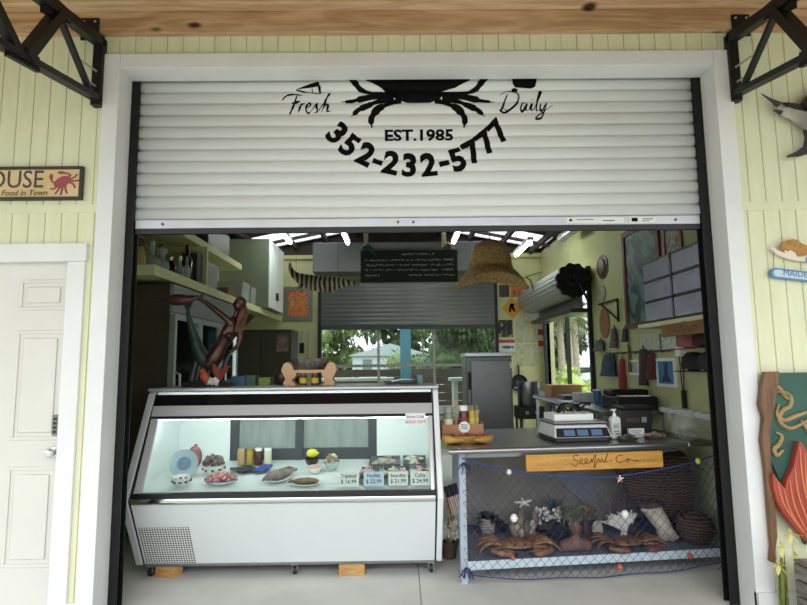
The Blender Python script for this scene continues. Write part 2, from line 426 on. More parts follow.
bs = MB().box(-1.828, 1.862, -.012, .016, -.022, .0115); bs.build('rubber_seal', M_blackp, SH)
# painted crab, words and phone number following the ribs
dc = MB()
def q(px, py): p = at(px, py, .155); return (p.x, p.z)
CXs = 418
def mir(pts): return [(2*CXs-x, y) for x, y in pts]
body = [(362, 66), (366, 80), (381, 88), (398, 91.5), (393, 95), (397, 100), (407, 102), (418, 102.5)]
full = body+mir(body[:-1])[::-1]
dc.bm.faces.new([dc.bm.verts.new((q(*p)[0], 0, q(*p)[1])) for p in full])
legs = [([(344, 68), (353, 80), (360, 89), (371, 93), (392, 93.5), (400, 92)], (.03, .045, .034, .03, .03, .05)),
        ([(341, 101.5), (352, 101), (364, 98.5), (378, 96.5), (394, 97.5)], (.004, .02, .04, .04, .05)),
        ([(351, 117), (357, 111), (366, 106.5), (378, 101.5), (394, 100)], (.006, .03, .045, .03, .03)),
        ([(372, 128), (371.5, 118), (378, 109), (389, 104), (401, 100)], (.01, .04, .05, .03, .04))]
for pts, wd in legs:
    for pp in (pts, mir(pts)): dc.ribbon([q(*p) for p in pp], wd, 0)
for (px, py, ch) in ((337.6, 133, '3'), (350, 145, '5'), (366, 154, '2'), (378, 160.5, '-'), (391, 162.5, '2'), (409.5, 165, '3'), (428.5, 164.5, '2'), (443.8, 162, '-'), (457.5, 159, '5'), (472, 151.5, '7'), (485.5, 142, '7'), (498, 131, '7')):
    a = math.asin((px-CXs)/113.); x, z = q(px, py)
    dc.text(ch, .208, Matrix.Translation((x, 0, z)) @ Matrix.Rotation(-a, 4, 'Y') @ TXT_FRONT @ Matrix.Translation((0, -.073 if ch != '-' else -.056, 0)), bold=.009)
x, z = q(419, 140.5)
dc.text('EST.1985', .105, Matrix.Translation((x, 0, z)) @ TXT_FRONT @ Matrix.Scale(1.17, 4, (1, 0, 0)), bold=.0035)
def script(strokes, ox, oy, sc, wd):
    for s_ in strokes: dc.ribbon([q(ox+a*sc, oy-b*sc) for a, b in s_], [wd*.5, wd, wd*1.5, wd, wd*.4], 0)
FR = [[(0, .62), (.25, .85), (.6, .92), (1.05, .86)], [(.78, .9), (.62, .5), (.5, .15), (.34, -.08)], [(.45, .5), (.7, .55), (.9, .6)],
      [(.98, .52), (.9, .25), (.82, .02)], [(.86, .25), (1.0, .45), (1.15, .5)], [(1.22, .22), (1.4, .35), (1.42, .5), (1.28, .45), (1.2, .15), (1.32, 0), (1.52, .15)],
      [(1.52, .15), (1.75, .52), (1.72, .3), (1.78, .1), (1.6, .0)], [(1.85, .1), (2.15, .6), (2.4, .98), (2.25, .75), (1.98, .05)], [(2.02, .15), (2.25, .48), (2.3, .3), (2.25, .08), (2.45, .12)]]
script(FR, 282, 113, 20, .010)
DY = [[(.35, .85), (.22, .5), (.08, .12), (.0, .02)], [(0, .8), (.4, 1.0), (.85, .85), (.85, .5), (.6, .2), (.25, 0), (.0, .08), (.15, .14), (.4, .05)],
      [(1.25, .42), (1.08, .42), (.98, .15), (1.1, .05), (1.3, .4), (1.22, .1), (1.38, .1)], [(1.38, .1), (1.52, .42), (1.46, .12), (1.6, .1)], [(1.6, .1), (1.95, .9), (1.88, .92), (1.72, .15), (1.86, .08)],
      [(1.95, .42), (1.9, .15), (2.02, .08), (2.2, .42)], [(2.25, .48), (2.1, .0), (1.95, -.3), (1.7, -.32), (1.9, -.1), (2.5, .3)], [(1.53, .58), (1.56, .62)]]
script(DY, 500, 112, 21, .010)
for poly in ([(296, 89.5), (318.5, 81), (320, 86.5), (311, 88)], [(318, 87), (320.8, 86), (320.8, 94.5), (318.6, 92)], [(512.5, 77), (537.5, 77), (535, 87), (531, 88.5), (515, 87.5), (512.5, 84)], [(511.5, 89), (514, 87.8), (518, 89), (517.5, 91.5), (513, 91.8)]):
    dc.bm.faces.new([dc.bm.verts.new((q(*p)[0], 0, q(*p)[1])) for p in poly])
dc.ribbon([q(296, 89.8), q(308, 92), q(320, 94)], .008, 0, 0); dc.ribbon([q(312, 88.5), q(312.5, 92.5)], .006, 0, 0); dc.ribbon([q(536.5, 70), q(536.5, 77)], .008, 0, 0)
bm = dc.bm
bmesh.ops.triangulate(bm, faces=[f for f in bm.faces if len(f.verts) > 4])
for i in range(0, 160):
    z = 2.42+i*PT/9
    if z > 3.42: break
    if z > 2.65: bmesh.ops.bisect_plane(bm, geom=bm.verts[:]+bm.edges[:]+bm.faces[:], plane_co=(0, 0, z), plane_no=(0, 0, 1))
dc.bend(lambda c: Vector((c.x, .17+corr(c.z)-.0022, c.z))-S0)
bmesh.ops.delete(bm, geom=[f for f in bm.faces if f.calc_center_median().z > 1.06], context='FACES')
dc.build('crab_lettering', M_ltr, SH, label='black painted half crab, EST.1985 and curved phone number')
for x0, x1, xs, lab in ((-1.885, -1.832, -1.885, 'black steel guide track of the front shutter along the left jamb'), (1.866, 1.925, 1.915, 'black steel guide track of the front shutter along the right jamb')):
    m_ = MB().box(x0, x1, .141, .149, 0, 3.36).box(x0, x1, .204, .212, 0, 3.36).box(xs, xs+.01, .149, .204, 0, 3.36)
    tag(m_.build('shutter_track', M_black), lab, 'shutter track')
# rear shutter
RS = thing('roller_shutter', 'grey roll-down shutter half closed over the rear opening, below its coil hood', 'shutter', (.04, 6.2, 2.05))
cu = curtain(-1.49, 1.57, 2.14, 2.95, 6.22, .075, .012, 6); cu.bend(lambda c: c-Vector((.04, 6.2, 2.05))); cu.build('slat_curtain', M_gshut, RS, smooth=True, ang=0, solid=.002)
MB().box(-1.53, 1.53, 0, .04, .03, .09, bev=.004).build('bottom_bar', mat('dark_bar', '4d5052', .4, .5), RS)
hd = MB(); hd.box(-1.62, 1.62, -.42, .04, .98, 1.5, bev=.02); hd.build('hood', mat('hood_grey', '6c6f71', .45, .2, var=.05), RS)
# side shutter coil
SS = thing('roller_shutter', 'coiled grey shutter drum above the side opening on the right wall', 'shutter', (2.2, 3.8, 2.55))
dm = MB(); n_ = 22
rg = []
for k in range(n_*4):
    a = 2*PI*k/(n_*4); r = .215+.012*abs(math.sin(a*n_/2))
    rg.append((r*math.cos(a), r*math.sin(a)))
dm.prism([(a, b) for a, b in rg], .04, 2.35); dm.build('drum', mat('coil_grey', 'aeb1b2', .35, .5, var=.1), SS)
gr = MB(); pol = []
for k in range(44):
    a = 2*PI*k/44; r = .235 if k % 4 < 2 else .215
    pol.append((r*math.cos(a), r*math.sin(a)))
gr.prism(pol, -.03, .04); gr.build('end_gear', M_black, SS)
hb = MB().lathe([(.0, -.12), (.04, -.12), (.045, -.05), (.09, -.045), (.09, -.03)], (0, 0, 0), 16, Matrix.Rotation(-PI/2, 4, 'X') @ Matrix.Scale(-1, 4, (0, 0, 1)))
hb.bend(lambda c: Vector((c.x, -abs(c.y), c.z)))
hb.build('axle', M_blackp, SS, smooth=True)
ar = MB().tube([(0, -.08, 0), (.1, -.09, -.02), (.2, -.08, .02)], .04, 10).tube([(.05, -.08, -.05), (.12, -.08, -.2), (.16, -.08, -.3)], .018, 8); ar.build('bracket', M_black, SS, smooth=True)
MB().box(.13, .15, .1, 2.3, -.38, -.02).build('slat_curtain', M_gshut, SS)
MB().box(-.02, .24, .1, 2.28, -.42, -.36, bev=.01).build('bottom_bar', mat('dark_bar', '4d5052'), SS)

# porch roof carried by the trusses
pr_ = MB(); pr_.prism([(-.0, 3.94), (-2.9, 3.42), (-2.9, 3.46), (-.0, 3.98)], -6.5, 6.5, 'YZ')
for k in range(5):
    y = -.7-k*.55; z = 3.94+(y)*.18
    pr_.box(-6.5, 6.5, y-.02, y+.02, z-.10, z-.003)
struct('ceiling_porch', pr_, wood('porch_boards', 'b48f66', '8f6b48', 'X', 1.3, .7))
# ================================================================ porch trusses and wall decor
def truss(sx, lab):
    X = 2.03*sx+.015
    t = thing('roof_truss', lab, 'truss', (X, -.03, 3.14), group=None)
    dn = -.18
    def P_(d, z): return (0, -d, z+dn*d-.0)
    T, Bm = .40, .02
    MB().box(-.03, .03, -.02, .03, -.03, .42).build('end_post', M_black, t)
    MB().bar(P_(0, T), P_(2.6, T), .06, .06).build('top_chord', M_black, t)
    MB().bar(P_(0, Bm), P_(2.6, Bm), .06, .035).build('bottom_chord', M_black, t)
    MB().bar(P_(.42, T-.02), P_(.06, Bm), .03, .03).build('web_bar', M_black, t)
    MB().bar(P_(.42, T-.02), P_(.66, Bm), .07, .05).build('web_bar', M_black, t)
    MB().bar(P_(1.1, T), P_(.7, Bm), .05, .05).build('web_bar', M_black, t)
    MB().bar(P_(1.1, T), P_(1.6, Bm), .05, .05).build('web_bar', M_black, t)
    MB().prism([(-.42-.13, T-.1-.075), (-.42+.1, T-.02-.075), (-.42+.1, T+.06-.075), (-.42-.13, T+.04-.075)], -.012, .012, 'YZ').build('gusset_plate', M_black, t)
    MB().prism([(-.55, Bm-.14), (-.78, Bm-.18), (-.74, Bm-.08), (-.56, Bm-.06)], -.012, .012, 'YZ').build('gusset_plate', M_black, t)
    MB().box(.055*sx-.055, .055*sx+.055, -.03, -.016, .40, .545).build('mounting_plate', M_black, t)
    for z in (.09, .19): MB().tube([(0, -.02, z), (.06*sx, -.1, z+.03)], .007, 6).build('bolt', M_alu, t)
    for x in (-.035, .035): MB().ell((x+.055*sx, -.032, .52), (.008, .006, .008), u=8, v=6).build('bolt', M_alu, t)
truss(-1, 'black steel roof truss fixed to the wall left of the shutter')
truss(1, 'black steel roof truss fixed to the wall right of the shutter')

SG = thing('wall_sign', 'long cream sign in dark frame reading HOUSE with a red crab, above the left door', 'sign', (-2.75, 0, 2.505))
f_ = MB().box(-.68, .67, -.03, -.007, 0, .018).box(-.68, .67, -.03, -.007, .195, .213).box(-.68, -.662, -.03, -.007, .018, .195).box(.652, .67, -.03, -.007, .018, .195)
f_.build('frame', mat('sign_frame_dark', '3a3028', .6, var=.2), SG)
MB().box(-.665, .655, -.02, -.006, .015, .198).build('panel', mat('sign_cream', 'dcc79a', .7, c2='cdb27e', scale=4), SG)
x0, x1 = -.02, .48
tx = MB().text('HOUSE', .158, Matrix.Translation((.43, -.0215, .08)) @ TXT_FRONT @ Matrix.Scale(.89, 4, (1, 0, 0)), bold=.001, align='RIGHT')
tx.build('lettering', mat('sign_ink', '4a4340', .7), SG)
MB().text('Best Sea Food in Town', .05, Matrix.Translation((.455, -.0215, .03)) @ TXT_FRONT, bold=.001, align='RIGHT', shear=.25).build('small_lettering', mat('sign_ink_brown', '6b5136', .7), SG)
cb = MB()
pts = []
for k in range(18):
    a = 2*PI*k/18; x_, z_ = .055*math.cos(a), .033*math.sin(a); ca, sa = math.cos(.5), math.sin(.5)
    pts.append((.525+x_*ca-z_*sa, .115+x_*sa+z_*ca))
cb.prism(pts, -.023, -.02)
for l in ([(.49, .10), (.465, .115), (.452, .14)], [(.545, .14), (.575, .155), (.55, .17), (.52, .172)], [(.57, .13), (.6, .145), (.615, .165)], [(.575, .12), (.605, .12), (.63, .125)], [(.57, .11), (.595, .098), (.605, .075)], [(.5, .09), (.475, .07), (.455, .072)], [(.515, .085), (.5, .06), (.485, .038)], [(.53, .085), (.525, .055), (.52, .03)], [(.545, .09), (.55, .06), (.56, .04)]):
    cb.tube([(a, -.021, b) for a, b in l], .006, 5, sm=3)
cb.ell((.455, -.021, .148), (.012, .004, .02)).ell((.515, -.021, .174), (.024, .004, .01))
cb.bend(lambda c: c+Vector((.018, 0, 0)))
cb.build('crab_picture', mat('crab_rose', '9c4a52', .7), SG)

# swordfish plaque
SW = thing('fish_plaque', 'black and silver carved swordfish mounted high on the right wall', 'wall decoration', (2.45, -.02, 2.95))
o = Vector((2.45, 0, 2.95))
def w2(px, py): p = at(px, py, -.03); return (p.x-o.x, p.z-o.z)
b0 = MB(); C_ = [(775, 108), (781, 110.5), (790, 113), (800, 117), (812, 122), (830, 131), (845, 138)]; RR = [.02, .045, .055, .075, .09, .07, .03]
b0.tube([(w2(*c)[0], -.0, w2(*c)[1]) for c in C_], RR, 12, sm=3); b0.bend(lambda c: Vector((c.x, c.y*.4-.03, c.z))).build('body', mat('fish_silver', 'b9b1a0', .4, c2='6a6560', scale=5), SW, smooth=True)
tp = MB(); tp.tube([(w2(759.5, 95.5)[0], -.03, w2(759.5, 95.5)[1]), (w2(768, 101)[0], -.03, w2(768, 101)[1]), (w2(777, 106.5)[0], -.03, w2(777, 106.5)[1])], [.003, .008, .02], 8)
tp.tube([(w2(771.5, 111.5)[0], -.03, w2(771.5, 111.5)[1]), (w2(779, 114)[0], -.03, w2(779, 114)[1])], [.003, .018], 8)
M_fishd = mat('fish_black', '2b2a30', .35, var=.2)
tp.build('bill', M_fishd, SW, smooth=True)
MB().prism([w2(*p) for p in ((778, 106), (790, 107), (800, 109), (812, 111), (812, 117), (800, 115), (788, 111.5))], -.06, -.045).build('dark_back', M_fishd, SW)
MB().prism([w2(*p) for p in ((797, 106), (802, 99), (812, 90), (830, 86), (835, 120), (812, 112))], -.05, -.03).build('dorsal_fin', M_fishd, SW)
MB().prism([w2(*p) for p in ((797.5, 110.5), (803, 107.5), (818, 110), (812, 116), (800, 114.5))], -.085, -.07).build('side_fin', M_fishd, SW)
MB().prism([w2(*p) for p in ((800.5, 126), (804, 128), (809, 137), (811, 148), (806, 155), (797, 157.5), (786, 158), (785.5, 156.5), (794, 153), (802, 147), (803.5, 138))], -.035, -.018).build('tail_fin', M_fishd, SW)
MB().tube([(w2(781.5, 109)[0], -.075, w2(781.5, 109)[1]), (w2(781.5, 109)[0], -.06, w2(781.5, 109)[1])], .014, 12).build('eye', M_blackp, SW)

# mermaid sign
MS = thing('hanging_sign', 'cut-out mermaid with light brown hair above a blue plank reading MAIDEN, on right wall', 'sign', (2.35, -.01, 2.0))
o = Vector((2.35, 0, 2.0))
def w3(px, py): p = at(px, py, -.02); return (p.x-o.x, p.z-o.z)
MB().prism([w3(*p) for p in ((769, 248), (771, 247), (776, 250.5), (784, 253.5), (781, 250), (781.5, 246), (786, 247), (793, 251), (801, 254), (808, 252), (812, 258), (803, 262), (795, 261), (786, 259), (776, 255), (770, 250))], -.024, -.002).build('figure', mat('sign_skin', 'ded3c0', .7), MS)
MB().prism([w3(*p) for p in ((779, 246), (781, 242), (786, 240.5), (791, 240), (795, 241), (799, 244), (806, 247), (812, 248), (812, 253), (806, 255), (801, 257), (796, 257), (794, 253), (789, 250), (786, 252), (783, 249), (782, 253), (779.5, 249))], -.032, -.024).build('hair', mat('sign_hair', 'b98a4a', .7, c2='9c6e36', scale=30), MS)
MB().prism([w3(*p) for p in ((804, 258), (808, 255), (830, 256), (850, 262), (850, 268), (825, 264), (804, 262.5))], -.028, -.024).build('blue_tail', mat('sign_blue', '5b8fc4', .6), MS)
pl = [(769, 273), (770.5, 269.5), (774, 268.3), (840, 276), (843, 280), (840, 285.5), (774, 278.2), (770.5, 277)]
MB().prism([w3(*p) for p in pl], -.024, -.002).build('plank', mat('sign_plank_edge', '5f86ad', .6), MS)
pl2 = [(771.5, 273), (773, 270.5), (775, 270), (839, 277.3), (841, 280), (838, 284), (775, 276.8), (773, 276)]
MB().prism([w3(*p) for p in pl2], -.0255, -.0238).build('plank_face', mat('sign_plank_face', 'b8cfe2', .6), MS)
a_, b_ = w3(781, 276.2), w3(806, 279)
an = math.atan2(b_[1]-a_[1], b_[0]-a_[0])
MB().text('MAIDEN', .052, Matrix.Translation((a_[0], -.0275, a_[1]+.004)) @ Matrix.Rotation(-an, 4, 'Y') @ TXT_FRONT, align='LEFT').build('lettering', mat('sign_blue_ink', '56708f', .6), MS)
MB().tube([(w3(773, 251)[0], -.013, w3(773, 251)[1]), (w3(773.5, 269)[0], -.013, w3(773.5, 269)[1])], .002, 5).build('hanger', mat('wire', '5a5a55', .5, .6), MS)

# big relief panel
AP = thing('relief_panel', 'large teal painted panel with curling tan tendrils and carved red fish tail, on right wall', 'wall art', (2.3, -.02, .3))
o = Vector((2.3, 0, .3))
def w4(px, py, y=-.05): p = at(px, py, y); return (p.x-o.x, p.z-o.z)
MB().prism([w4(*p) for p in ((766, 373), (900, 371), (900, 470), (835, 470), (806, 545), (800, 528), (788, 500), (779, 478), (771, 460), (764, 440), (764, 400))], -.03, .0).build('panel', mat('teal_board', '2f5c4c', .6, c2='1f4438', scale=3), AP)
MB().prism([w4(*p) for p in ((763, 372), (777, 371.5), (776, 385), (773, 400), (771, 415), (768, 430), (768, 445), (769, 460), (771, 490), (774, 515), (775, 535), (773, 550), (774, 562), (769, 561), (770, 545), (768, 520), (766, 495), (764, 470), (760, 440), (762, 418), (758, 404), (760, 388))], -.05, -.018).build('live_edge_slab', wood('brown_slab', '7d5a3c', '553a26', 'Z', 2), AP)
tl = MB(); tl.prism([w4(*p) for p in ((768, 471), (773, 478), (780, 487), (782, 478), (788, 466), (794, 440), (797, 442), (802, 450), (804, 470), (805, 500), (809, 525), (816, 545), (810, 546), (800, 537), (789, 526), (779, 513), (772, 500), (768, 485))], -.075, -.03)
tl.build('red_tail', mat('tail_red', 'a8442f', .5, c2='8e3324', scale=5), AP, bevel=.008)
rg = MB()
for i, (a, b, c) in enumerate((((794, 446), (797, 480), (809, 530)), ((799, 452), (801, 490), (811, 533)), ((789, 467), (793, 495), (806, 530)), ((784, 478), (789, 505), (803, 533)), ((778, 487), (785, 510), (801, 534)), ((772, 480), (779, 504), (797, 530)))):
    rg.tube([(*(w4(*p)[:1]), -.077, w4(*p)[1]) for p in (a, b, c)], [.003, .006, .003], 6, sm=5)
rg.build('fin_rib', mat('tail_rib', 'c97a55', .5), AP, smooth=True)
td = MB()
for pts in ([(766, 378), (772, 384), (779, 389), (784, 396), (788, 399)], [(776, 392), (784, 392), (790, 397), (789, 406), (782, 410), (778, 418), (782, 425), (790, 428), (800, 424), (812, 417)], [(778, 404), (776, 414), (783, 420), (792, 417), (800, 414), (812, 410)], [(775, 432), (781, 436), (778, 444), (773, 449), (776, 455), (782, 450)], [(800, 420), (806, 428), (812, 436)]):
    td.tube([(w4(*p)[0], -.037, w4(*p)[1]) for p in pts], [.006, .013, .013, .008], 7, sm=5)
td.build('tendril', mat('tan_paint', 'a58a5c', .6, c2='8b7148', scale=12), AP, smooth=True)
# crate and lily
CR = thing('slatted_crate', 'weathered grey slatted wooden crate on the ground below the red tail panel', 'crate', (2.40, -.62, 0))
M_wth = wood('weathered_wood', '8f8a80', '5f5a52', 'Y', 3, .85)
for k in range(4):
    z0, z1 = .012+k*.087, .088+k*.087
    MB().box(-.30, .5, -.005, .012, z0, z1, bev=.003).build('slat', M_wth, CR)
    MB().box(-.34, -.322, -.005, .46, z0, z1, bev=.003).build('slat', M_wth, CR)
for y in (.02, .41): MB().box(-.321, -.28, y, y+.04, 0, .355).build('corner_post', M_wth, CR)
for k in range(5): MB().box(-.34+k*.17, -.34+k*.17+.16, -.005, .46, .3555, .37, bev=.003).build('lid_board', M_wth, CR)
LP = thing('lily_plant', 'small plant with pale yellow flowers between right door trim and slatted crate', 'plant', (2.035, -.115, 0))
lf = MB(); lr = random.Random(3)
for k in range(34):
    a = lr.uniform(0, 2*PI); lf.leaf((lr.uniform(-.03, .0), lr.uniform(-.015, .015), .0+lr.uniform(0, .12)), (math.cos(a)*.05, math.sin(a)*.06, 1), lr.uniform(.18, .36), .02, .12)
lf.build('leaves', mat('lily_leaf', '5d6b33', .6, c2='83893f', scale=20), LP)
fl_ = MB()
for c in ((-.02, -.03, .43), (.06, -.02, .37), (.03, -.04, .5), (-.04, -.02, .33)):
    for k in range(6):
        a = k*PI/3; fl_.leaf(c, (math.cos(a), -.5, math.sin(a)), .06, .022, .1)
fl_.build('flowers', mat('lily_petal', 'd9cf8a', .6), LP)
# ================================================================ display case
def W(mb, root, rotz=0):
    o = Vector(root.location)
    if rotz:
        M = Matrix.Rotation(-rotz, 4, 'Z'); return mb.bend(lambda c: M @ (c-o))
    return mb.bend(lambda c: c-o)
DC = thing('display_case', 'long white refrigerated seafood display case with slanted glass front, standing just inside the opening', 'display case', (-.9, 1.0, 0))
M_bump = mat('case_grey_trim', 'c0c2c4', .35, .1)
def kp(z):   # y of the slanted front at height z (upper part)
    return .455+(z-.60)/(1.27-.60)*(.775-.455)
side = [(.685, .09), (.42, .582), (.77, 1.27), (.80, 1.285), (1.36, 1.285), (1.36, .09)]
W(MB().prism(side, -1.98, -1.93, 'YZ'), DC).build('end_panel', M_bump, DC, bevel=.008)
W(MB().prism(side, .125, .165, 'YZ'), DC).build('end_panel', M_white, DC, bevel=.008)
ins = [(.695, .092), (.432, .58), (.78, 1.265), (1.345, 1.265), (1.345, .092)]
lin_ = [(.50, .61), (.492, .64), (.77, 1.25), (1.2, 1.25), (1.2, .61)]
W(MB().prism(ins, -1.929, -1.92, 'YZ'), DC).build('gasket', M_blackp, DC)
W(MB().prism(ins, .115, .124, 'YZ'), DC).build('gasket', M_blackp, DC)
for x0, x1 in ((-1.9195, -1.912), (.107, .1145)): W(MB().prism(lin_, x0, x1, 'YZ'), DC).build('side_liner', mat('case_liner', 'e4ebe8', .4), DC)
# lower body
W(MB().prism([(.69, .095), (.445, .555), (.55, .60), (1.34, .60), (1.34, .095)], -1.919, .114, 'YZ'), DC).build('body', mat('case_front_white', 'dde2e2', .3, var=.015, scale=2), DC, bevel=.004)
W(MB().box(-1.919, .114, .70, 1.3, .075, .094), DC).build('base_plate', M_steelr, DC)
gm = bpy.data.materials.new('perforated_grille'); gm.use_nodes = True; n = gm.node_tree; b = n.nodes['Principled BSDF']
t = n.nodes.new('ShaderNodeTexCoord'); sxx = n.nodes.new('ShaderNodeSeparateXYZ'); n.links.new(t.outputs['Object'], sxx.inputs[0])
def mth(op, a, b_=None):
    k = n.nodes.new('ShaderNodeMath'); k.operation = op
    for i, v in enumerate((a, b_)):
        if v is None: continue
        if isinstance(v, (int, float)): k.inputs[i].default_value = v
        else: n.links.new(v, k.inputs[i])
    return k.outputs[0]
P_ = .0175
fx = mth('SUBTRACT', mth('FRACT', mth('DIVIDE', mth('ADD', sxx.outputs['X'], 10), P_)), .5); fz = mth('SUBTRACT', mth('FRACT', mth('DIVIDE', mth('ADD', sxx.outputs['Z'], 10), P_)), .5)
d2 = mth('ADD', mth('MULTIPLY', fx, fx), mth('MULTIPLY', fz, fz)); ho = mth('LESS_THAN', d2, .13)
mx = n.nodes.new('ShaderNodeMix'); mx.data_type = 'RGBA'; n.links.new(ho, mx.inputs[0]); mx.inputs[6].default_value = lin('dfe3e2'); mx.inputs[7].default_value = lin('0c0c0c'); n.links.new(mx.outputs[2], b.inputs['Base Color']); b.inputs['Roughness'].default_value = .4
def fy(z): return .445+(.555-z)/(.555-.095)*(.69-.445)
gl = MB()
gl.loft([[Vector((-1.905, fy(.102)-.005, .102)), Vector((-1.555, fy(.102)-.005, .102)), Vector((-1.555, fy(.102)+.001, .102)), Vector((-1.905, fy(.102)+.001, .102))], [Vector((-1.905, fy(.385)-.005, .385)), Vector((-1.555, fy(.385)-.005, .385)), Vector((-1.555, fy(.385)+.001, .385)), Vector((-1.905, fy(.385)+.001, .385))]])
W(gl, DC).build('vent_grille', gm, DC)
W(MB().box(-1.919, .114,   .418, .47, .563, .60, bev=.01), DC).build('bumper_strip', M_chrome, DC)
W(MB().box(-1.919, .114, .44, .478, .601, .628), DC).build('lower_gasket', M_blackp, DC)
def sl(x0, x1, z0, z1, off, th):
    a = Vector((0, kp(z1)-kp(z0), z1-z0)).normalized(); nn = Vector((0, -a.z, a.y))
    r = []
    for z in (z0, z1):
        p = Vector((0, kp(z), z)); q0 = p+nn*off; q1 = p+nn*(off-th)
        r.append([Vector((x0, q0.y, q0.z)), Vector((x1, q0.y, q0.z)), Vector((x1, q1.y, q1.z)), Vector((x0, q1.y, q1.z))])
    return MB().loft(r)
W(sl(-1.91, .105, .629, 1.095, 0, .005), DC).build('front_glass', glass('case_glass', 'f6faf8', .01), DC)
for x0, x1, z1 in ((-1.911, -1.862, 1.095), (.085, .107, 1.095)): W(sl(x0, x1, .60, z1, .006, .02), DC).build('chrome_post', mat('bright_trim', 'dfe1e2', .25, .45), DC)
W(sl(-1.919, .114, 1.183, 1.262, .0, .02), DC).build('upper_header', mat('dark_reflection_steel', '1b1b1d', .12, .5), DC)  # near-black base colour carries the reflection of the dark ceiling in the steel
W(sl(-1.919, .114, 1.112, 1.183, .004, .025), DC).build('header_band', mat('header_steel', 'b9baba', .35, .2), DC)
W(sl(-1.919, .114, 1.096, 1.111, .003, .025), DC).build('header_seal', M_blackp, DC)
W(MB().box(-1.985, .17, .765, 1.38, 1.286, 1.31, bev=.008), DC).build('top_slab', mat('case_top_steel', 'bfc2c4', .3, .5), DC)
# interior
M_case = mat('case_liner', 'e0e8e4', .4)
bk = MB().box(-1.919, -1.50, 1.2, 1.23, .60, 1.26).box(-.31, .114, 1.2, 1.23, .60, 1.26).box(-1.50, -.31, 1.2, 1.23, .60, .70)
W(bk, DC).build('back_liner', M_case, DC)
W(MB().prism([(.48, .605), (.48, .62), (1.199, .71), (1.199, .605)], -1.918, .113, 'YZ'), DC).build('deck', mat('deck_liner', 'd3dbd8', .35, var=.03, scale=5), DC)
W(MB().box(-1.918, .113, .80, 1.25, 1.255, 1.28), DC).build('roof_liner', M_case, DC)
fr = MB().box(-1.50, -1.43, 1.2, 1.235, .70, 1.26).box(-.38, -.31, 1.2, 1.235, .70, 1.26).box(-.97, -.91, 1.19, 1.235, .70, 1.26).box(-1.43, -.38, 1.2, 1.235, .70, .80)
W(fr, DC).build('door_frame', mat('case_dark_frame', '3b4144', .5), DC)
for x0, x1, y in ((-1.43, -.95, 1.215), (-.93, -.38, 1.222)): W(MB().box(x0, x1, y, y+.006, .80, 1.25), DC).build('sliding_glass', mat('case_grey_glass', '8b9290', .18, var=.12, scale=3, stretch=(6, 1, 1)), DC)
lp = W(MB().tube([(-1.88, .745, 1.092), (.08, .745, 1.092)], .012, 8), DC).build('lamp_tube', mat('case_lamp', 'f6fcff', emit=12), DC)
def caster(x, y):
    h = W(MB().box(x-.02, x+.02, y-.02, y+.02, .066, .0745), DC).build('caster', M_alu, DC)
    W(MB().prism([(y+.03*math.cos(a*PI/10), .03+.03*math.sin(a*PI/10)) for a in range(20)], x-.011, x+.011, 'YZ'), DC).build('wheel', M_blackp, h)
    W(MB().box(x+.014, x+.018, y-.012, y+.02, .025, .068).box(x-.018, x-.014, y-.012, y+.02, .025, .068).box(x-.018, x+.018, y-.012, y+.02, .064, .068), DC).build('fork', M_alu, h)
for x in (-1.895, -.875, .09): caster(x, .735); caster(x, 1.27)
for o_ in [o for o in list(bpy.data.objects) if o.name.startswith('caster')]: pass
M_wblk = wood('raw_pine_block', 'cda468', 'a87c45', 'X', 3)
for x0, x1, y0, a, lab in ((-1.86, -1.70, .70, .25, 'short pine block wedged under the left end of the display case'), (-.56, -.38, .69, 0, 'pine block under the middle of the display case')):
    tag(MB().box(-(x1-x0)/2, (x1-x0)/2, 0, .09, 0, .0745, bev=.003).build('wooden_block', M_wblk, loc=((x0+x1)/2, y0, 0), rot=(0, 0, -a)), lab, 'wood block')

# ------------------------------------------------- what lies in the case
def dz(y): return .62+(y-.48)/(1.199-.48)*.09+.003
SEA = 'seafood and dishes in the case'
def on_deck(px, Y):
    p = at(px, 480, Y); return (p.x, Y, dz(Y)+.002)
M_china = mat('white_china', 'e8e9e6', .25)
def plate(name, lab, px, Y, r, rim=None, ry=None, h=.025, grp=None, cat='plate', mm=None):
    t = thing(name, lab, cat, on_deck(px, Y), 0, grp, rot=(R_(7.1), 0, 0))
    pr = [(0, .0), (r*.6, 0), (r*.7, .004), (r, h), (r*.985, h+.004), (r*.68, .009), (0, .007)]
    MB().lathe(pr, seg=28, sy=(ry or r)/r).build('dish', mm or M_china, t, smooth=True)
    if rim: MB().lathe([(r*.93, h-.002), (r*1.002, h+.0005), (r*1.0, h+.0055), (r*.93, h+.0015)], seg=28, sy=(ry or r)/r).build('rim', rim, t, smooth=True)
    return t
def bowl(name, lab, px, Y, r, h, mm=None, grp=None, bands=None, tilt=0, cat='bowl'):
    t = thing(name, lab, cat, on_deck(px, Y), 0, grp, rot=(R_(7.1)+tilt, 0, 0))
    MB().lathe([(0, 0), (r*.5, 0), (r*.55, .006), (r*.85, h*.45), (r, h), (r*.96, h), (r*.8, h*.45), (r*.45, .012), (0, .01)], seg=26).build('dish', mm or M_china, t, smooth=True)
    if bands:
        d = MB()
        for k in range(9):
            a = 2*PI*k/9; rr = r*.9
            d.ell((math.cos(a)*rr, math.sin(a)*rr, h*.55), (.014, .014, .008), u=8, v=6)
        d.build('painted_pattern', bands, t)
    return t
dkpat = mat('dish_pattern_dark', '5a5456', .3); bluer = mat('blue_rim', '3f4e86', .3)
bowl('patterned_bowl', 'white bowl with dark pattern at the left front of the case', 182, .63, .065, .06, bands=dkpat)
t = thing('glass_dish', 'round blue-tinted glass dish leaning behind the patterned bowl in the case', 'dish', on_deck(183, .78), .2, rot=(R_(72), 0, .2))
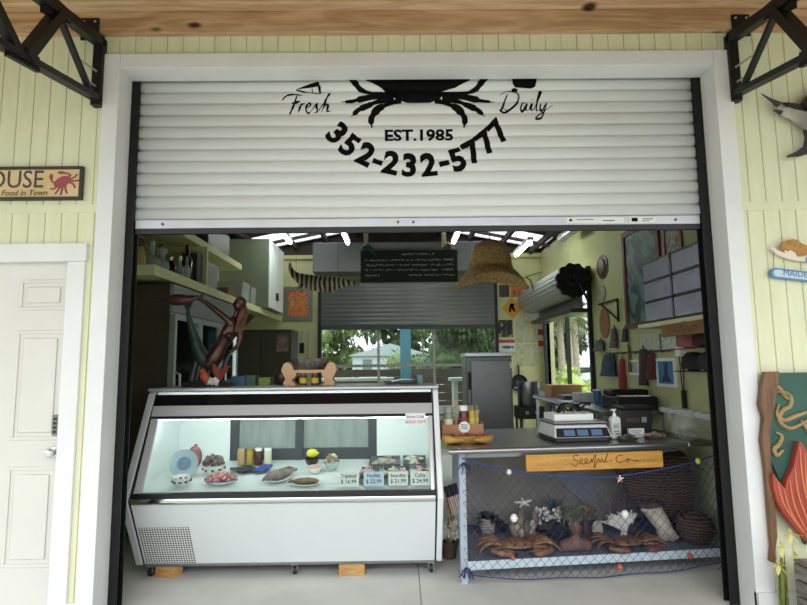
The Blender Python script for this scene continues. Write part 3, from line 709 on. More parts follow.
MB().lathe([(0, 0), (.05, 0), (.1, .02), (.1, .026), (.05, .008), (0, .008)], (0, .1, 0), 26).build('dish', mat('blue_glass_dish', 'a9c0c8', .1, alpha=.75), t, smooth=True)
MB().lathe([(.02, .009), (.05, .01), (.05, .013), (.02, .012)], (0, .1, 0), 14).build('etched_ring', mat('blue_etch', '5e7488', .3), t)
sh = MB(); sh.ell((0, 0, .085), (.058, .028, .085)); sh.tube([(.0, .0, .17), (.02, 0, .176)], [.015, .004], 8)
tag(sh.build('abalone_shell', mat('pinkish_shell', 'a0686a', .35, c2='7c4e52', scale=20), smooth=True, loc=on_deck(194, 1.0)), 'upright pinkish-red shell at the back left of the case', 'shell')
cl = bowl('bowl_of_oysters', 'white decorated bowl heaped with grey-brown oysters, back left in the case', 214, .88, .085, .07, bands=dkpat)
for k in range(14):
    a = k*2.4; r = .02+.045*(k/14)**.5
    MB().ico((r*math.cos(a), r*math.sin(a), .085+.03*(1-k/14)), (.03, .022, .016), .003, 2, Euler((k, k*2, k))).build('oyster', mat('oyster_grey', '7b716c', .6, c2='4f4744', scale=40), cl, smooth=True)
sp = plate('platter_of_shrimp', 'blue-rimmed white platter piled with pink shrimp in the case', 221, .66, .115, bluer, .085, .03)
M_shr = mat('shrimp_pink', 'd09a92', .35, c2='b06a62', scale=30)
for k in range(22):
    a = k*2.39; r = .085*(k/22)**.5; x, y, z = r*math.cos(a), r*.7*math.sin(a), .022+.035*(1-k/22)
    pts = [(x+.026*math.cos(a+q_), y+.02*math.sin(a+q_), z+.006*math.sin(q_*2)) for q_ in (0, .7, 1.4, 2.1, 2.8)]
    MB().tube(pts, [.011, .013, .012, .009, .004], 7, sm=2).build('shrimp', M_shr, sp, smooth=True)
def jar(name, lab, loc, r, h, body, lidm, grp=None, cat='jar', label=None, sc=1):
    t = thing(name, lab, cat, loc, 0, grp)
    g_ = MB().lathe([(0, 0), (r*.95, 0), (r, .005), (r, h*.8), (r*.85, h*.86), (0, h*.86)], seg=18).build('glass', body, t, smooth=True)
    MB().lathe([(r*.9, h*.84), (r*.92, h*.84), (r*.92, h), (0, h)], seg=18).build('lid', lidm, t, smooth=True)
    if label:
        M_ = MB(); M_.lathe([(r*1.01, h*.2), (r*1.015, h*.2), (r*1.015, h*.62), (r*1.01, h*.62)], seg=18); M_.build('paper_label', label, g_, smooth=True)
    return t
M_lab = mat('paper_label', 'ded9c2', .7); 
for px, c, l_, what in ((241, mat('tan_spice', 'a58a62', .5), mat('tan_lid', 'b39a74', .5), 'tan spice jar, leftmost of the row at the back of the case'), (249.5, mat('mustard', '9b8430', .4), mat('olive_lid', '8b7a34', .5), 'mustard-yellow spice jar second from left at the back of the case'), (258, mat('brown_spice', '4a2c26', .4), M_wplast, 'dark brown spice jar with white lid at the back of the case'), (267.5, mat('cream_spice', 'c2bfa4', .5), M_wplast, 'pale cream spice jar, rightmost of the row at the back of the case')):
    p = on_deck(px, 1.06); p = (p[0], p[1], p[2]+.004); jar('spice_jar', what, p, .03, .125, c, l_, 'spice jars in the case')
gv = MB()
for k, (px, Y) in enumerate(((236, .9), (243, .86), (250, .9), (257, .88), (247, .93))):
    p = on_deck(px, Y); gv.ico((p[0], p[1], p[2]+.022), (.05, .035, .014), .004, 2)
t = thing('pair_of_gloves', 'crumpled dark and bright blue gloves between the shrimp and the spice jars', 'gloves', on_deck(250, .88))
W(gv, t).build('dark_glove', mat('glove_navy', '2c3440', .7), t, smooth=True)
gb = MB()
for px, Y in ((259, .86), (264, .9), (267, .95)):
    p = on_deck(px, Y); gb.ico((p[0], p[1], p[2]+.024), (.045, .04, .016), .004, 2)
W(gb, t).build('blue_glove', mat('glove_blue', '33509a', .6), t, smooth=True)
sq = plate('plate_of_fish', 'oval plate with a heap of long grey fish in the middle of the case', 277, .72, .1, None, .115, .02)
M_gfish = mat('grey_fish', '8c7e74', .35, c2='5f544f', scale=15)
for k in range(7):
    x = -.05+k*.017; z = .02+.02*(1-abs(k-3)/4)
    f_ = MB().tube([(x-.03, -.09, z), (x-.01, -.04, z+.012), (x+.02, .03, z+.012), (x+.045, .09, z+.008), (x+.06, .13, z+.006)], [.006, .016, .018, .009, .012], 8, sm=3)
    f_.build('fish', M_gfish, sq, smooth=True)
fd = plate('plate_with_flatfish', 'white plate holding one brown flat fish near the middle front of the case', 306, .62, .105, None, .08, .012)
ff = MB().ell((0, 0, .022), (.092, .05, .016)); ff.prism([(-.12, .03), (-.085, .01), (-.085, -.01), (-.12, -.03)], .018, .024, 'XY'); ff.prism([(-.05, .04), (0, .066), (.05, .04)], .02, .025, 'XY')
ff.build('fish', mat('flatfish_brown', '86694c', .5, c2='57422f', scale=30), fd, smooth=True)
bowl('dip_bowl', 'small pale bowl with pink dip in front of the lemon in the case', 315, .86, .055, .045)
o_ = bpy.data.objects; 
t = [x for x in col.objects if x.name.startswith('dip_bowl')][0]
MB().ico((0, 0, .04), (.043, .043, .016), .002, 2).build('dip', mat('pink_dip', 'cf9c8e', .5), t, smooth=True)
p = on_deck(312, 1.03)
lm = MB().ell((0, 0, .035), (.045, .035, .035)).tube([(.04, 0, .035), (.055, 0, .036)], [.014, .004], 8)
t = bowl('dark_bowl', 'dark bowl carrying a lemon at the back middle of the case', 312, 1.03, .055, .06, mat('dark_bowl', '38332f', .4))
tag(lm.build('lemon', mat('lemon', 'd3cf3c', .45), smooth=True, loc=(p[0], p[1], p[2]+.058)), 'yellow lemon on top of the dark bowl in the case', 'lemon')
gb = bowl('glass_bowl', 'clear glass bowl of brown and white shells right of the lemon in the case', 332, .92, .062, .065, mat('glass_bowl', 'c9d4cf', .1, alpha=.55))
for k in range(10):
    a = k*2.4; r = .014+.03*(k/10)**.5
    MB().ico((r*math.cos(a), r*math.sin(a), .06+.05*(1-k/10)), (.022, .016, .014), .003, 1, Euler((k, 2*k, k))).build('shell', mat('shell_tan', '9b7f64', .5) if k % 3 else mat('shell_white', 'dcd8cc', .5), gb, smooth=True)
M_tray = mat('steel_tray', '8f9698', .3, .8)
def tray(lab, x0, x1, y0, y1, col_, rough, fc, name='fish_tray', n_=10):
    t = thing(name, lab, 'tray', ((x0+x1)/2, (y0+y1)/2, dz((y0+y1)/2)+.002), rot=(R_(7.1), 0, 0))
    a, b = (x1-x0)/2, (y1-y0)/2
    m = MB(); m.box(-a, a, -b, b, 0, .004); 
    for q_ in ((-a, a, -b, -b+.004), (-a, a, b-.004, b), (-a, -a+.004, -b, b), (a-.004, a, -b, b)): m.box(*q_, .004, .035)
    m.build('pan', M_tray, t)
    r = random.Random(int(x0*100)+5)
    for k in range(n_):
        x, y = r.uniform(-a*.55, a*.55), r.uniform(-b*.6, b*.6)
        MB().ico((x, y, .02+.022*r.random()), (a*.29, b*.32, .014), .005, 2, Euler((r.uniform(-.25, .25), r.uniform(-.3, .3), r.uniform(0, 3)))).build('fillet', fc, t, smooth=True)
tray('steel tray of grey-skinned fish fillets, left one at the back right of the case', -.36, -.12, .93, 1.15, None, None, mat('fillet_grey', 'b3aaa0', .4, c2='8f857b', scale=14))
tray('steel tray of pale fish fillets, right one at the back right of the case', -.10, .08, .93, 1.15, None, None, mat('fillet_pale', 'c2bfae', .4, c2='a3a08f', scale=14))
FP = mat('fillet_pink', 'd3b3ae', .35, c2='bb928e', scale=16); FWm = mat('fillet_white', 'c9c7b2', .35, c2='b0a994', scale=16)
for i, (x0, x1, fc, what) in enumerate(((-.41, -.27, FP, 'Tripletail'), (-.25, -.15, FWm, 'Hogfish'), (-.135, -.05, FP, 'Swordfish'), (-.005, .075, FP, 'Cobia'))):
    tray('shallow pan of fillets behind the %s price card in the case' % what.lower(), x0, x1, .60, .88, None, None, fc, 'fillet_pan', 7)
M_card = {0: mat('card_white', 'e6e8e4', .6), 1: mat('card_blue', 'c6d6ea', .6)}
inks = mat('card_ink', '454a4e', .7)
for i, (px0, px1, nm, pr) in enumerate(((338.5, 358.5, 'Tripletail', '$ 16.99'), (363.5, 384, 'Hogfish', '$ 22.99'), (388.5, 408, 'Swordfish', '$ 21.99'), (410.5, 430, 'Cobia', '$ 24.99'))):
    a = at(px0, 491, .535); b = at(px1, 491, .535); wd = b.x-a.x
    t = thing('price_card', '%s card in the case reading %s' % (('white price', 'pale blue price', 'white price', 'white price')[i], nm), 'price card', ((a.x+b.x)/2, .535, dz(.56)+.009), 0, 'price cards in the case', rot=(R_(-12), 0, 0))
    MB().box(-wd/2, wd/2, 0, .002, 0, .092).box(-wd/2, wd/2, .002, .03, 0, .002).build('card', M_card[i == 1], t)
    MB().text(nm, .034 if i != 2 else .03, Matrix.Translation((0, -.001, .055)) @ TXT_FRONT @ Matrix.Scale(.9, 4, (1, 0, 0)), bold=.0006).text(pr, .036, Matrix.Translation((0, -.001, .017)) @ TXT_FRONT, bold=.0006).build('handwriting', inks, t)
a = at(405.5, 413, .66); b = at(425.5, 425, .66)
zc = 1.045; 
t = thing('notice_card', 'white card stuck to the top right of the case glass reading Stone Crab SOLD OUT', 'card', ((a.x+b.x)/2, kp(b.z)-.012, b.z), rot=(R_(-25.5), 0, 0))
wd = b.x-a.x
MB().box(-wd/2, wd/2, 0, .002, 0, .092).build('card', M_card[0], t)
MB().text('Stone Crab', .028, Matrix.Translation((0, -.001, .055)) @ TXT_FRONT, bold=.0004).build('handwriting', mat('purple_ink', '7a5f8e', .7), t)
MB().text('SOLD OUT', .03, Matrix.Translation((0, -.001, .015)) @ TXT_FRONT, bold=.0006).build('red_handwriting', mat('red_ink', 'b04a6a', .7), t)

# ================================================================ counter
CT = thing('serving_counter', 'stainless-topped serving counter with pale blue-grey frame and low shelf, right of the display case', 'counter', (.30, .53, 0), R_(6))
CM = Matrix.Translation((.30, .53, 0)) @ Matrix.Rotation(R_(6), 4, 'Z'); CI = CM.inverted()
def cl_(p): return CI @ Vector(p)
def cw(x, y, z): return CM @ Vector((x, y, z))
M_cblue = mat('counter_paint', 'a9b4c0', .5, var=.05)
tp = MB().prism([(-.11, -.10), (1.6, -.10), (1.6, .93), (.07, .93)], .868, .90, 'XY'); tp.tube([(-.11, -.105, .883), (1.60, -.105, .883)], .02, 12).tube([(1.6, -.105, .883), (1.62, -.07, .883), (1.62, .9, .883)], .017, 10)
tp.build('steel_top', M_steel, CT, smooth=True, ang=30)
MB().box(1.63, 1.96, .02, .9, .845, .868).build('side_ledge', mat('dark_ledge', '4b4540', .5, var=.2), CT)
for x, y in ((0, 0), (1.90, 0), (.12, .8), (1.90, .8)): MB().box(x-.02, x+.025, y-.02, y+.025, 0, .844 if x > 1.8 else .867, bev=.003).build('leg', M_cblue, CT)
MB().prism([(.026, -.005), (1.879, -.005), (1.879, .8), (.1, .8)], .10, .14, 'XY').build('shelf', mat('shelf_slate', '6b727c', .85, var=.12, scale=6), CT)
MB().box(.026, 1.879, -.018, -.006, .085, .142, bev=.003).build('shelf_lip', mat('lip_blue_white', 'c3d2dd', .5), CT)
MB().box(.146, 1.879, .801, .815, .142, .866).build('back_panel', mat('back_board_grey', '9a958b', .8, c2='86817a', scale=4), CT)
MB().box(.03, 1.59, .0, .03, .82, .866).build('apron', M_steelr, CT)
sgn = thing('wooden_sign', 'golden wooden plank sign with dark script hanging under the counter edge', 'sign', cw(.94, -.055, .725), R_(6))
MB().box(-.50, .50, -.01, .012, 0, .115, bev=.004).build('plank', wood('golden_plank', 'cf9a4a', 'b27d33', 'X', 2, .5), sgn)
sg = MB(); K_ = .05
for st in ([(0, .02), (.03, .0), (.05, .03), (.02, .05), (.03, .075), (.06, .07)], [(.06, .02), (.085, .04), (.07, .05), (.065, .02), (.1, .015), (.12, .045), (.1, .045), (.105, .02), (.13, .02), (.15, .045), (.15, .02)], [(.15, .02), (.18, .075), (.165, -.015), (.19, .03), (.2, .045), (.21, .02), (.225, .045), (.24, .02), (.27, .08), (.25, .03), (.27, .02)], [(.28, .03), (.3, .03)], [(.38, .065), (.34, .06), (.33, .03), (.36, .015), (.39, .03)], [(.4, .03), (.42, .04), (.42, .02), (.4, .02), (.41, .035), (.5, .02)]):
    sg.ribbon([(a-.18, b+.028) for a, b in st], .0055, -.0112)
sg.build('script_lettering', mat('burnt_script', '3d2a16', .7), sgn)
gs = MB()
for k in range(7): gs.ribbon([(-.43+k*.035, .035+.01*(k % 3)), (-.41+k*.035, .05), (-.40+k*.035, .04)], .006, -.0112)
gs.build('faded_ornament', mat('faded_green', '8d8442', .7), sgn)
gs = MB()
for k in range(5): gs.ribbon([(.28+k*.035, .04), (.30+k*.035, .055), (.32+k*.035, .045)], .01, -.0112)
gs.build('faded_ornament', mat('faded_green', '8d8442', .7), sgn)

# fishing net hung across the front
NT = thing('fishing_net', 'blue fishing net draped across the front of the counter shelf', 'net', cw(.95, -.12, .02), R_(6))
NTM = CI @ Vector(NT.location)
def net_p(u, v):
    x = -.01+u*1.92
    top = .835-.16*(4*u*(1-u))**.8*(1-.35*abs(u-.5)); bot = .10-.085*(4*u*(1-u))**.45
    z = top+(bot-top)*v
    y = -.052-.045*math.sin(PI*v)*(1 if 0 < u < 1 else 0)-.04*v*(1-v)*math.sin(u*9)-.012*math.sin(u*23+v*3)
    if v < .25: y = min(y, -.075)
    return Vector((x, y-.01, z))-NTM
nm_ = MB(); NU, NV = 30, 10
for s0 in range(-NV, NU):
    for dr_ in (1, -1):
        pts = []
        for k in range(NV*2+1):
            v = k/(NV*2); u = (s0 + (k/2 if dr_ > 0 else NV-k/2))/NU
            if 0 <= u <= 1: pts.append(net_p(u, v))
        if len(pts) > 2: nm_.tube(pts, .0016, 3, cap=False)
M_net = mat('net_blue', '212e58', .8)
nm_.build('mesh', M_net, NT, kind='stuff')
rp = MB(); rp.tube([net_p(k/30, 0) for k in range(31)], .0045, 6); rp.build('head_rope', mat('rope_blue', '2c4684', .7), NT, smooth=True)
rp = MB(); rp.tube([net_p(k/30, 1) for k in range(31)], .0035, 5); rp.build('foot_rope', mat('rope_navy', '2c3d6c', .7), NT, smooth=True)
for (x, z, s_) in ((.0, .80, 1), (.0, .12, 1.0), (1.9, .13, 2.0), (1.88, .8, .8)):
    kn = MB(); r = random.Random(int(x*10+z*100))
    for k in range(16):
        a = r.uniform(0, 6.3)
        kn.tube([Vector((x+.0, -.055, z)) - NTM, Vector((x+.035*math.cos(a)*s_, -.075+.012*math.sin(a*2), z-.035*s_+.03*math.sin(a)*s_))-NTM, Vector((x+.05*math.cos(a)*s_, -.062, z-.08*s_*r.random()))-NTM], .003, 4, sm=3)
    kn.build('net_bunch', M_net, NT)
FLT = 'floats tied to the net'
for px, py, cc, what, sz in ((509, 472, 'dcdcd8', 'white float near the top left of the net', .018), (698, 461, 'c3c94a', 'yellow-green float at the top right of the net', .02), (690, 556, 'a8403c', 'red float low on the right of the net', .02), (620, 567, 'b5604c', 'orange-red float at the bottom middle of the net', .02), (513, 558, 'a05a48', 'rust-red float low on the left of the net', .017), (514, 518, 'e6e6e2', 'larger white teardrop float before the driftwood', .026), (625, 514, 'e6e6e2', 'white teardrop float before the coral fan', .026)):
    for yy in (0,):
        p = at(px, py, .37+.104*max(0, (at(px, py, .42).x-.3)))
    t = thing('net_float', what, 'float', (p.x, p.y, p.z-sz), 0)
    MB().lathe([(0, 0), (sz*.6, sz*.15), (sz, sz*.9), (sz*.7, sz*1.7), (sz*.25, sz*2), (0, sz*2.05)], seg=14).build('ball', mat('float_'+cc, cc, .5), t, smooth=True)
    MB().tube([(0, 0, sz*2), (0, .005, sz*2.7)], .002, 5).build('cord', M_net, t)
t = thing('starfish_charm', 'small red and white star hanging in the net right of the wooden sign', 'star', tuple(at(620, 479, .49)))
for k in range(5):
    a = PI/2+k*2*PI/5; MB().tube([(0, 0, 0), (.026*math.cos(a), 0, .026*math.sin(a))], [.009, .003], 6).build('arm', mat('star_pink', 'b9665e', .6) if k % 2 else mat('star_white', 'd8cfc8', .6), t, smooth=True)
# ================================================================ things on the counter's low shelf
SZ = .141
def on_shelf(px, py): p = atz(px, py, SZ); return (p.x, p.y, SZ)
def crab(lab, loc, rz_, c1, c2, s=1.0):
    t = thing('crab', lab, 'crab', loc, rz_, 'crabs on the counter shelf')
    m1 = mat('crab_shell_'+c1, c1, .4, c2=c2, scale=22); m2 = mat('crab_leg_'+c2, c2, .45, c2=c1, scale=25)
    cp = MB(); pts = []
    for k in range(40):
        a = 2*PI*k/40; r = 1+.06*(k % 2)*(1 if math.sin(a) < .3 else .2)
        pts.append((.13*s*r*math.cos(a), .085*s*r*math.sin(a)))
    rings = [[Vector((x*f, y*f, z*s)) for x, y in pts] for f, z in ((.7, .012), (1, .03), (.93, .045), (.7, .062), (.35, .072), (.02, .074))]
    cp.loft(rings).build('carapace', m1, t, smooth=True)
    for sx in (-1, 1):
        cl = MB(); cl.tube([(sx*.1*s, -.06*s, .03*s), (sx*.17*s, -.09*s, .035*s), (sx*.2*s, -.14*s, .035*s), (sx*.15*s, -.17*s, .03*s)], [.012*s, .015*s, .017*s, .02*s], 9, sm=3)
        cl.tube([(sx*.16*s, -.165*s, .03*s), (sx*.1*s, -.19*s, .03*s), (sx*.045*s, -.175*s, .026*s)], [.023*s, .02*s, .004*s], 9, sm=3)
        cl.tube([(sx*.13*s, -.155*s, .036*s), (sx*.09*s, -.155*s, .036*s), (sx*.05*s, -.165*s, .032*s)], [.014*s, .013*s, .003*s], 8, sm=3)
        cl_o = cl.build('claw', m1, t, smooth=True)
        MB().tube([(sx*.075*s, -.186*s, .028*s), (sx*.045*s, -.177*s, .026*s), (sx*.036*s, -.172*s, .025*s)], [.0135*s, .009*s, .003*s], 8).build('claw_tip', mat('claw_tip_dark', '2c201a', .4), cl_o, smooth=True)
        for k in range(4):
            y0 = (-.03+k*.027)*s; a = (-.35+k*.42)
            dx, dy = math.cos(a)*sx, math.sin(a)
            MB().tube([(sx*.1*s, y0, .03*s), (sx*.1*s+dx*.09*s, y0+dy*.07*s, .062*s), (sx*.1*s+dx*.16*s, y0+dy*.13*s, .045*s), (sx*.1*s+dx*.2*s, y0+dy*.2*s, .006*s)], [.013*s, .013*s, .010*s, .003*s], 7, sm=3).build('leg', m2, t, smooth=True)
        MB().ell((sx*.035*s, -.085*s, .055*s), (.007*s, .007*s, .009*s), u=8, v=6).build('eye', M_blackp, t)
    return t
crab('large orange-brown crab on the left of the counter shelf, beside the bust planter', on_shelf(517, 549), .05, '6b4530', '94734e', 1.02)
crab('darker red-brown crab on the shelf in front of the bleached skull', on_shelf(627, 546), .1, '5c382b', '7f5f47', .95)
# ridged pot plant
t = thing('potted_plant', 'pale ridged pot with a dark leafy plant at the left end of the shelf', 'plant', on_shelf(488, 536))
pr = [(0, 0), (.04, 0)]
for k in range(6): pr += [(.042+.004*k, .008+.022*k), (.05+.004*k, .017+.022*k), (.042+.004*k, .026+.022*k)]
pr += [(.066, .14), (.058, .14), (.055, .12), (0, .12)]
MB().lathe(pr, seg=24).build('pot', mat('ridged_pot', 'a99f92', .7, c2='8d8378', scale=8), t, smooth=True)
lf = MB(); r = random.Random(5)
for k in range(60):
    a, e = r.uniform(0, 6.28), r.uniform(.1, 1.2); d = (math.cos(a)*math.cos(e), math.sin(a)*math.cos(e), math.sin(e))
    lf.leaf((d[0]*.025, d[1]*.025, .125), d, r.uniform(.06, .12), .035, .4)
lf.build('foliage', mat('dark_leaf', '35443a', .6, c2='22302a', scale=20), t)
# driftwood with starfish
t = thing('driftwood_cluster', 'upright grey driftwood and oyster shells topped by a white starfish, left of centre on shelf', 'driftwood', tuple(cw(.57, .43, SZ)))
M_drift = mat('driftwood', '857a6c', .8, c2='594f46', scale=14, stretch=(1, 1, .3))
for k, (x, y, h, l) in enumerate(((-.04, .0, .2, .02), (.0, .03, .23, -.01), (.045, 0, .18, .05), (-.06, -.02, .12, -.03), (.02, -.03, .13, .0))):
    MB().tube([(x, y, 0), (x+l*.3, y, h*.35), (x+l, y+.01, h*.75), (x+l*.6, y, h)], [.03, .034, .028, .012], 9, sm=3).build('branch', M_drift, t, smooth=True)
sf = MB()
for k in range(5):
    a = .5+k*2*PI/5; sf.tube([(0, -.02, .26), (.07*math.cos(a), -.02-.01*math.sin(a), .26+.04*math.sin(a))], [.014, .004], 7)
sf.build('starfish', mat('starfish_white', 'cfc8ba', .7), t, smooth=True)
for k, (x, y, z) in enumerate(((-.03, -.05, .045), (.05, -.05, .045), (.06, -.03, .1), (-.06, -.04, .08))): MB().ico((x, y, z), (.022, .012, .035), .003, 2).build('oyster_shell', mat('oyster_pale', 'b0a698', .6, c2='8a7f74', scale=30), t, smooth=True)
# white coral and spiky air plant
t = thing('coral_arrangement', 'white coral clumps with a dark blue spiky plant at the middle back of the shelf', 'coral', tuple(cw(.83, .54, SZ)))
r = random.Random(11)
MB().ico((0, 0, .05), (.17, .08, .05), .012, 2).bend(lambda c: Vector((c.x, c.y, max(c.z, 0)))).build('rock_base', mat('dark_rock', '4a4440', .9, var=.3, scale=12), t, smooth=True)
co = MB()
for k in range(40): co.ico((r.uniform(-.14, .06), -.04+r.uniform(-.04, .03), .1+r.uniform(-.01, .09)), r.uniform(.012, .022), .002, 1)
co.build('white_coral', mat('coral_white', 'd2cfc8', .7), t, smooth=True, kind='stuff')
sk_ = MB()
for k in range(36):
    a, e = r.uniform(0, 6.28), r.uniform(.15, 1.35); d = (math.cos(a)*math.cos(e), math.sin(a)*math.cos(e), math.sin(e))
    sk_.leaf((.03+d[0]*.02, d[1]*.02, .15), d, r.uniform(.1, .2), .014, .25)
sk_.build('spiky_leaves', mat('blue_leaf', '3a4654', .6), t)
for k, (x, z) in enumerate(((.1, .14), (.12, .06), (-.17, .07), (.16, .09))): MB().tube([(x, -.07, z), (x+.02, -.07, z+.012), (x+.05, -.065, z+.01)], [.016, .022, .004], 9, sm=2).build('sea_shell', mat('shell_grey', 'a49c92', .5), t, smooth=True)
# bust planter
t = thing('bust_planter', 'brown bust-shaped planter with green strappy leaves as hair, front centre of the shelf', 'planter', tuple(cw(.83, .075, SZ)))
bs = MB(); bs.ell((0, .01, .045), (.09, .05, .055)); bs.ell((-.075, .01, .035), (.045, .045, .045)).ell((.075, .01, .035), (.045, .045, .045)); bs.tube([(0, .01, .07), (0, .005, .13)], .026, 10)
bs.ell((0, 0, .165), (.04, .043, .052)); bs.ell((0, -.045, .158), (.009, .012, .014)); bs.ell((-.04, 0, .16), (.006, .012, .016)).ell((.04, 0, .16), (.006, .012, .016)); bs.ell((0, -.035, .135), (.016, .012, .01))
bs.bend(lambda c: Vector((c.x, c.y, max(c.z, 0))))
bs.build('bust', mat('bust_brown', '75594c', .7, c2='574136', scale=14), t, smooth=True, remesh=.006)
for sx in (-1, 1): MB().ell((sx*.015, -.04, .172), (.006, .004, .004), u=8, v=6).build('eye', mat('bust_eye', '33261f', .6), t)
hl = MB(); r = random.Random(2)
for k in range(26):
    a, e = r.uniform(0, 6.28), r.uniform(.3, 1.3); d = Vector((math.cos(a)*math.cos(e), math.sin(a)*math.cos(e), math.sin(e)))
    p = Vector((0, 0, .2)); L = r.uniform(.12, .2)
    hl.tube([p+Vector((d.x*.02, d.y*.02, 0)), p+d*L*.5+Vector((0, 0, .02)), p+d*L*.9+Vector((0, 0, -.03)), p+d*L+Vector((0, 0, -.09))], [.006, .007, .005, .002], 5, sm=3, flat=.4)
hl.build('leaves', mat('air_plant', '6d7554', .6, c2='454f3a', scale=20), t, smooth=True)
# dark net heaps
def heap(lab, loc, rx, ry, h, m_, seed):
    r = random.Random(seed); hb = MB()
    for k in range(46):
        a0 = r.uniform(0, 6.28); pts = []
        for j in range(6):
            f = r.uniform(.2, 1); a = a0+j*1.1+r.uniform(-.4, .4)
            pts.append((rx*f*math.cos(a), ry*f*math.sin(a), .008+h*(1-f*f)*r.uniform(.5, 1)))
        hb.tube(pts, .006, 5, sm=4)
    return tag(hb.build('net_heap', m_, smooth=True, loc=loc), lab, 'net')
M_dnet = mat('black_net', '2a2b30', .8)
heap('heap of black netting on the shelf behind the large orange-brown crab', tuple(cw(.40, .60, SZ)), .09, .06, .1, M_dnet, 1)
heap('heap of black netting in front of the white coral arrangement', tuple(cw(.83, .35, SZ)), .12, .07, .12, M_dnet, 4)
heap('charcoal net bundle between white coral fan and bleached skull', tuple(cw(1.38, .30, SZ)), .04, .035, .1, mat('charcoal_net', '3b3734', .85), 8)
# wooden bird
t = thing('driftwood_bird', 'brown spiky driftwood piece like a bird, right of the coral', 'driftwood', tuple(cw(1.06, .42, SZ)))
M_bird = mat('bird_brown', '6e4f3c', .8, c2='4b372b', scale=20)
MB().tube([(0, 0, 0), (0, 0, .1), (.0, 0, .17)], [.02, .015, .02], 8, sm=2).tube([(-.1, 0, .16), (-.03, 0, .17), (.04, 0, .19), (.09, -.01, .17)], [.004, .014, .03, .006], 8, sm=4).build('body', M_bird, t, smooth=True)
sp_ = MB()
for k in range(14):
    a = k*.45; sp_.tube([(.03, 0, .18), (.03+.07*math.cos(a), -.02, .18+.07*math.sin(a))], [.008, .002], 5)
sp_.build('spikes', M_bird, t)
tag(MB().lathe([(0, -.01), (.035, -.01), (.042, 0), (.035, .01), (0, .01)], seg=18, M=Matrix.Rotation(PI/2, 4, 'X') @ Matrix.Scale(1.5, 4, (0, 1, 0))).bend(lambda c: c+Vector((0, 0, .063))).build('sand_dollar', mat('stone_disc', 'a8a297', .8, var=.1), smooth=True, loc=tuple(cw(1.12, .34, SZ))), 'pale oval stone disc standing right of the driftwood bird', 'stone')
# coral fan, skull
t = thing('coral_fan', 'flat white ragged coral fan left of the bleached skull', 'coral', tuple(cw(1.26, .36, SZ)), R_(6))
cf = MB(); r = random.Random(9)
for k in range(20):
    a = R_(60+k*5.5); L = .15+.08*r.random()
    cf.tube([(.10, 0, .02), (.10+math.cos(a)*L*.5, -.01, .06+math.sin(a)*L*.35), (.10+math.cos(a)*L, .0, .09+math.sin(a)*L*.45)], [.02, .022, .008], 6, sm=2, flat=.5)
cf.tube([(.10, 0, 0), (.09, 0, .06)], [.05, .03], 8)
cf.build('fronds', mat('fan_white', 'd6d3cd', .8, var=.08), t, smooth=True)
t = thing('animal_skull', 'long bleached animal skull with brown crown and pink nose tip, before the brown baskets', 'skull', tuple(cw(1.53, .20, SZ)), R_(4))
sk_ = MB(); sk_.tube([(.09, -.03, .035), (.05, -.02, .08), (.01, -.0, .15), (-.02, .02, .21)], [.04, .052, .066, .07], 12, sm=4); sk_.ell((-.03, .03, .225), (.085, .06, .05)); sk_.tube([(.07, -.03, .03), (.1, -.035, .036)], [.036, .026], 10)
sk_.tube([(.03, .0, .0), (.02, .0, .1)], [.04, .04], 8)
sk_.bend(lambda c: Vector((c.x, c.y, max(c.z, .002))))
sk_.build('bone', mat('bone_white', 'c4beb3', .7, c2='a39b8f', scale=9), t, smooth=True, remesh=.008)
MB().ell((-.04, .03, .25), (.085, .06, .035)).build('brown_crown', mat('skull_crown', '5d493f', .8, c2='3c302b', scale=16), t, smooth=True)
MB().ell((.112, -.04, .037), (.016, .02, .02)).build('pink_nose', mat('nose_pink', 'c0827a', .6), t, smooth=True)
# anchor hook and boards
t = thing('iron_hook', 'curved rusty hook standing upright behind the white coral fan', 'hook', tuple(cw(1.36, .42, SZ)))
MB().tube([(.03, 0, .0), (-.02, 0, .06), (-.055, 0, .16), (-.045, 0, .25), (-.0, 0, .27), (.03, 0, .2), (.0, 0, .17)], [.016, .016, .013, .012, .011, .008, .004], 9, sm=5).build('shank', mat('rusty_iron', '5e4a3e', .7, c2='3f332d', scale=20), t, smooth=True)
MB().lathe([(.015, -.006), (.026, -.006), (.026, .006), (.015, .006), (.015, -.006)], (-.045, 0, .27), 14, Matrix.Rotation(PI/2, 4, 'X')).build('eye_ring', mat('rusty_iron', '5e4a3e'), t)
bd = MB().prism([(-.28, .40), (.04, .42), (.16, .02), (.12, .0), (.02, .12)], -.008, .008); 
tag(bd.build('grey_board', mat('pale_grey_board', '8a8d92', .8, var=.08), loc=tuple(cw(1.22, .76, SZ)), rot=(R_(-4), 0, R_(6))), 'slanted pale grey board leaning at the back of the shelf behind the hook', 'board')
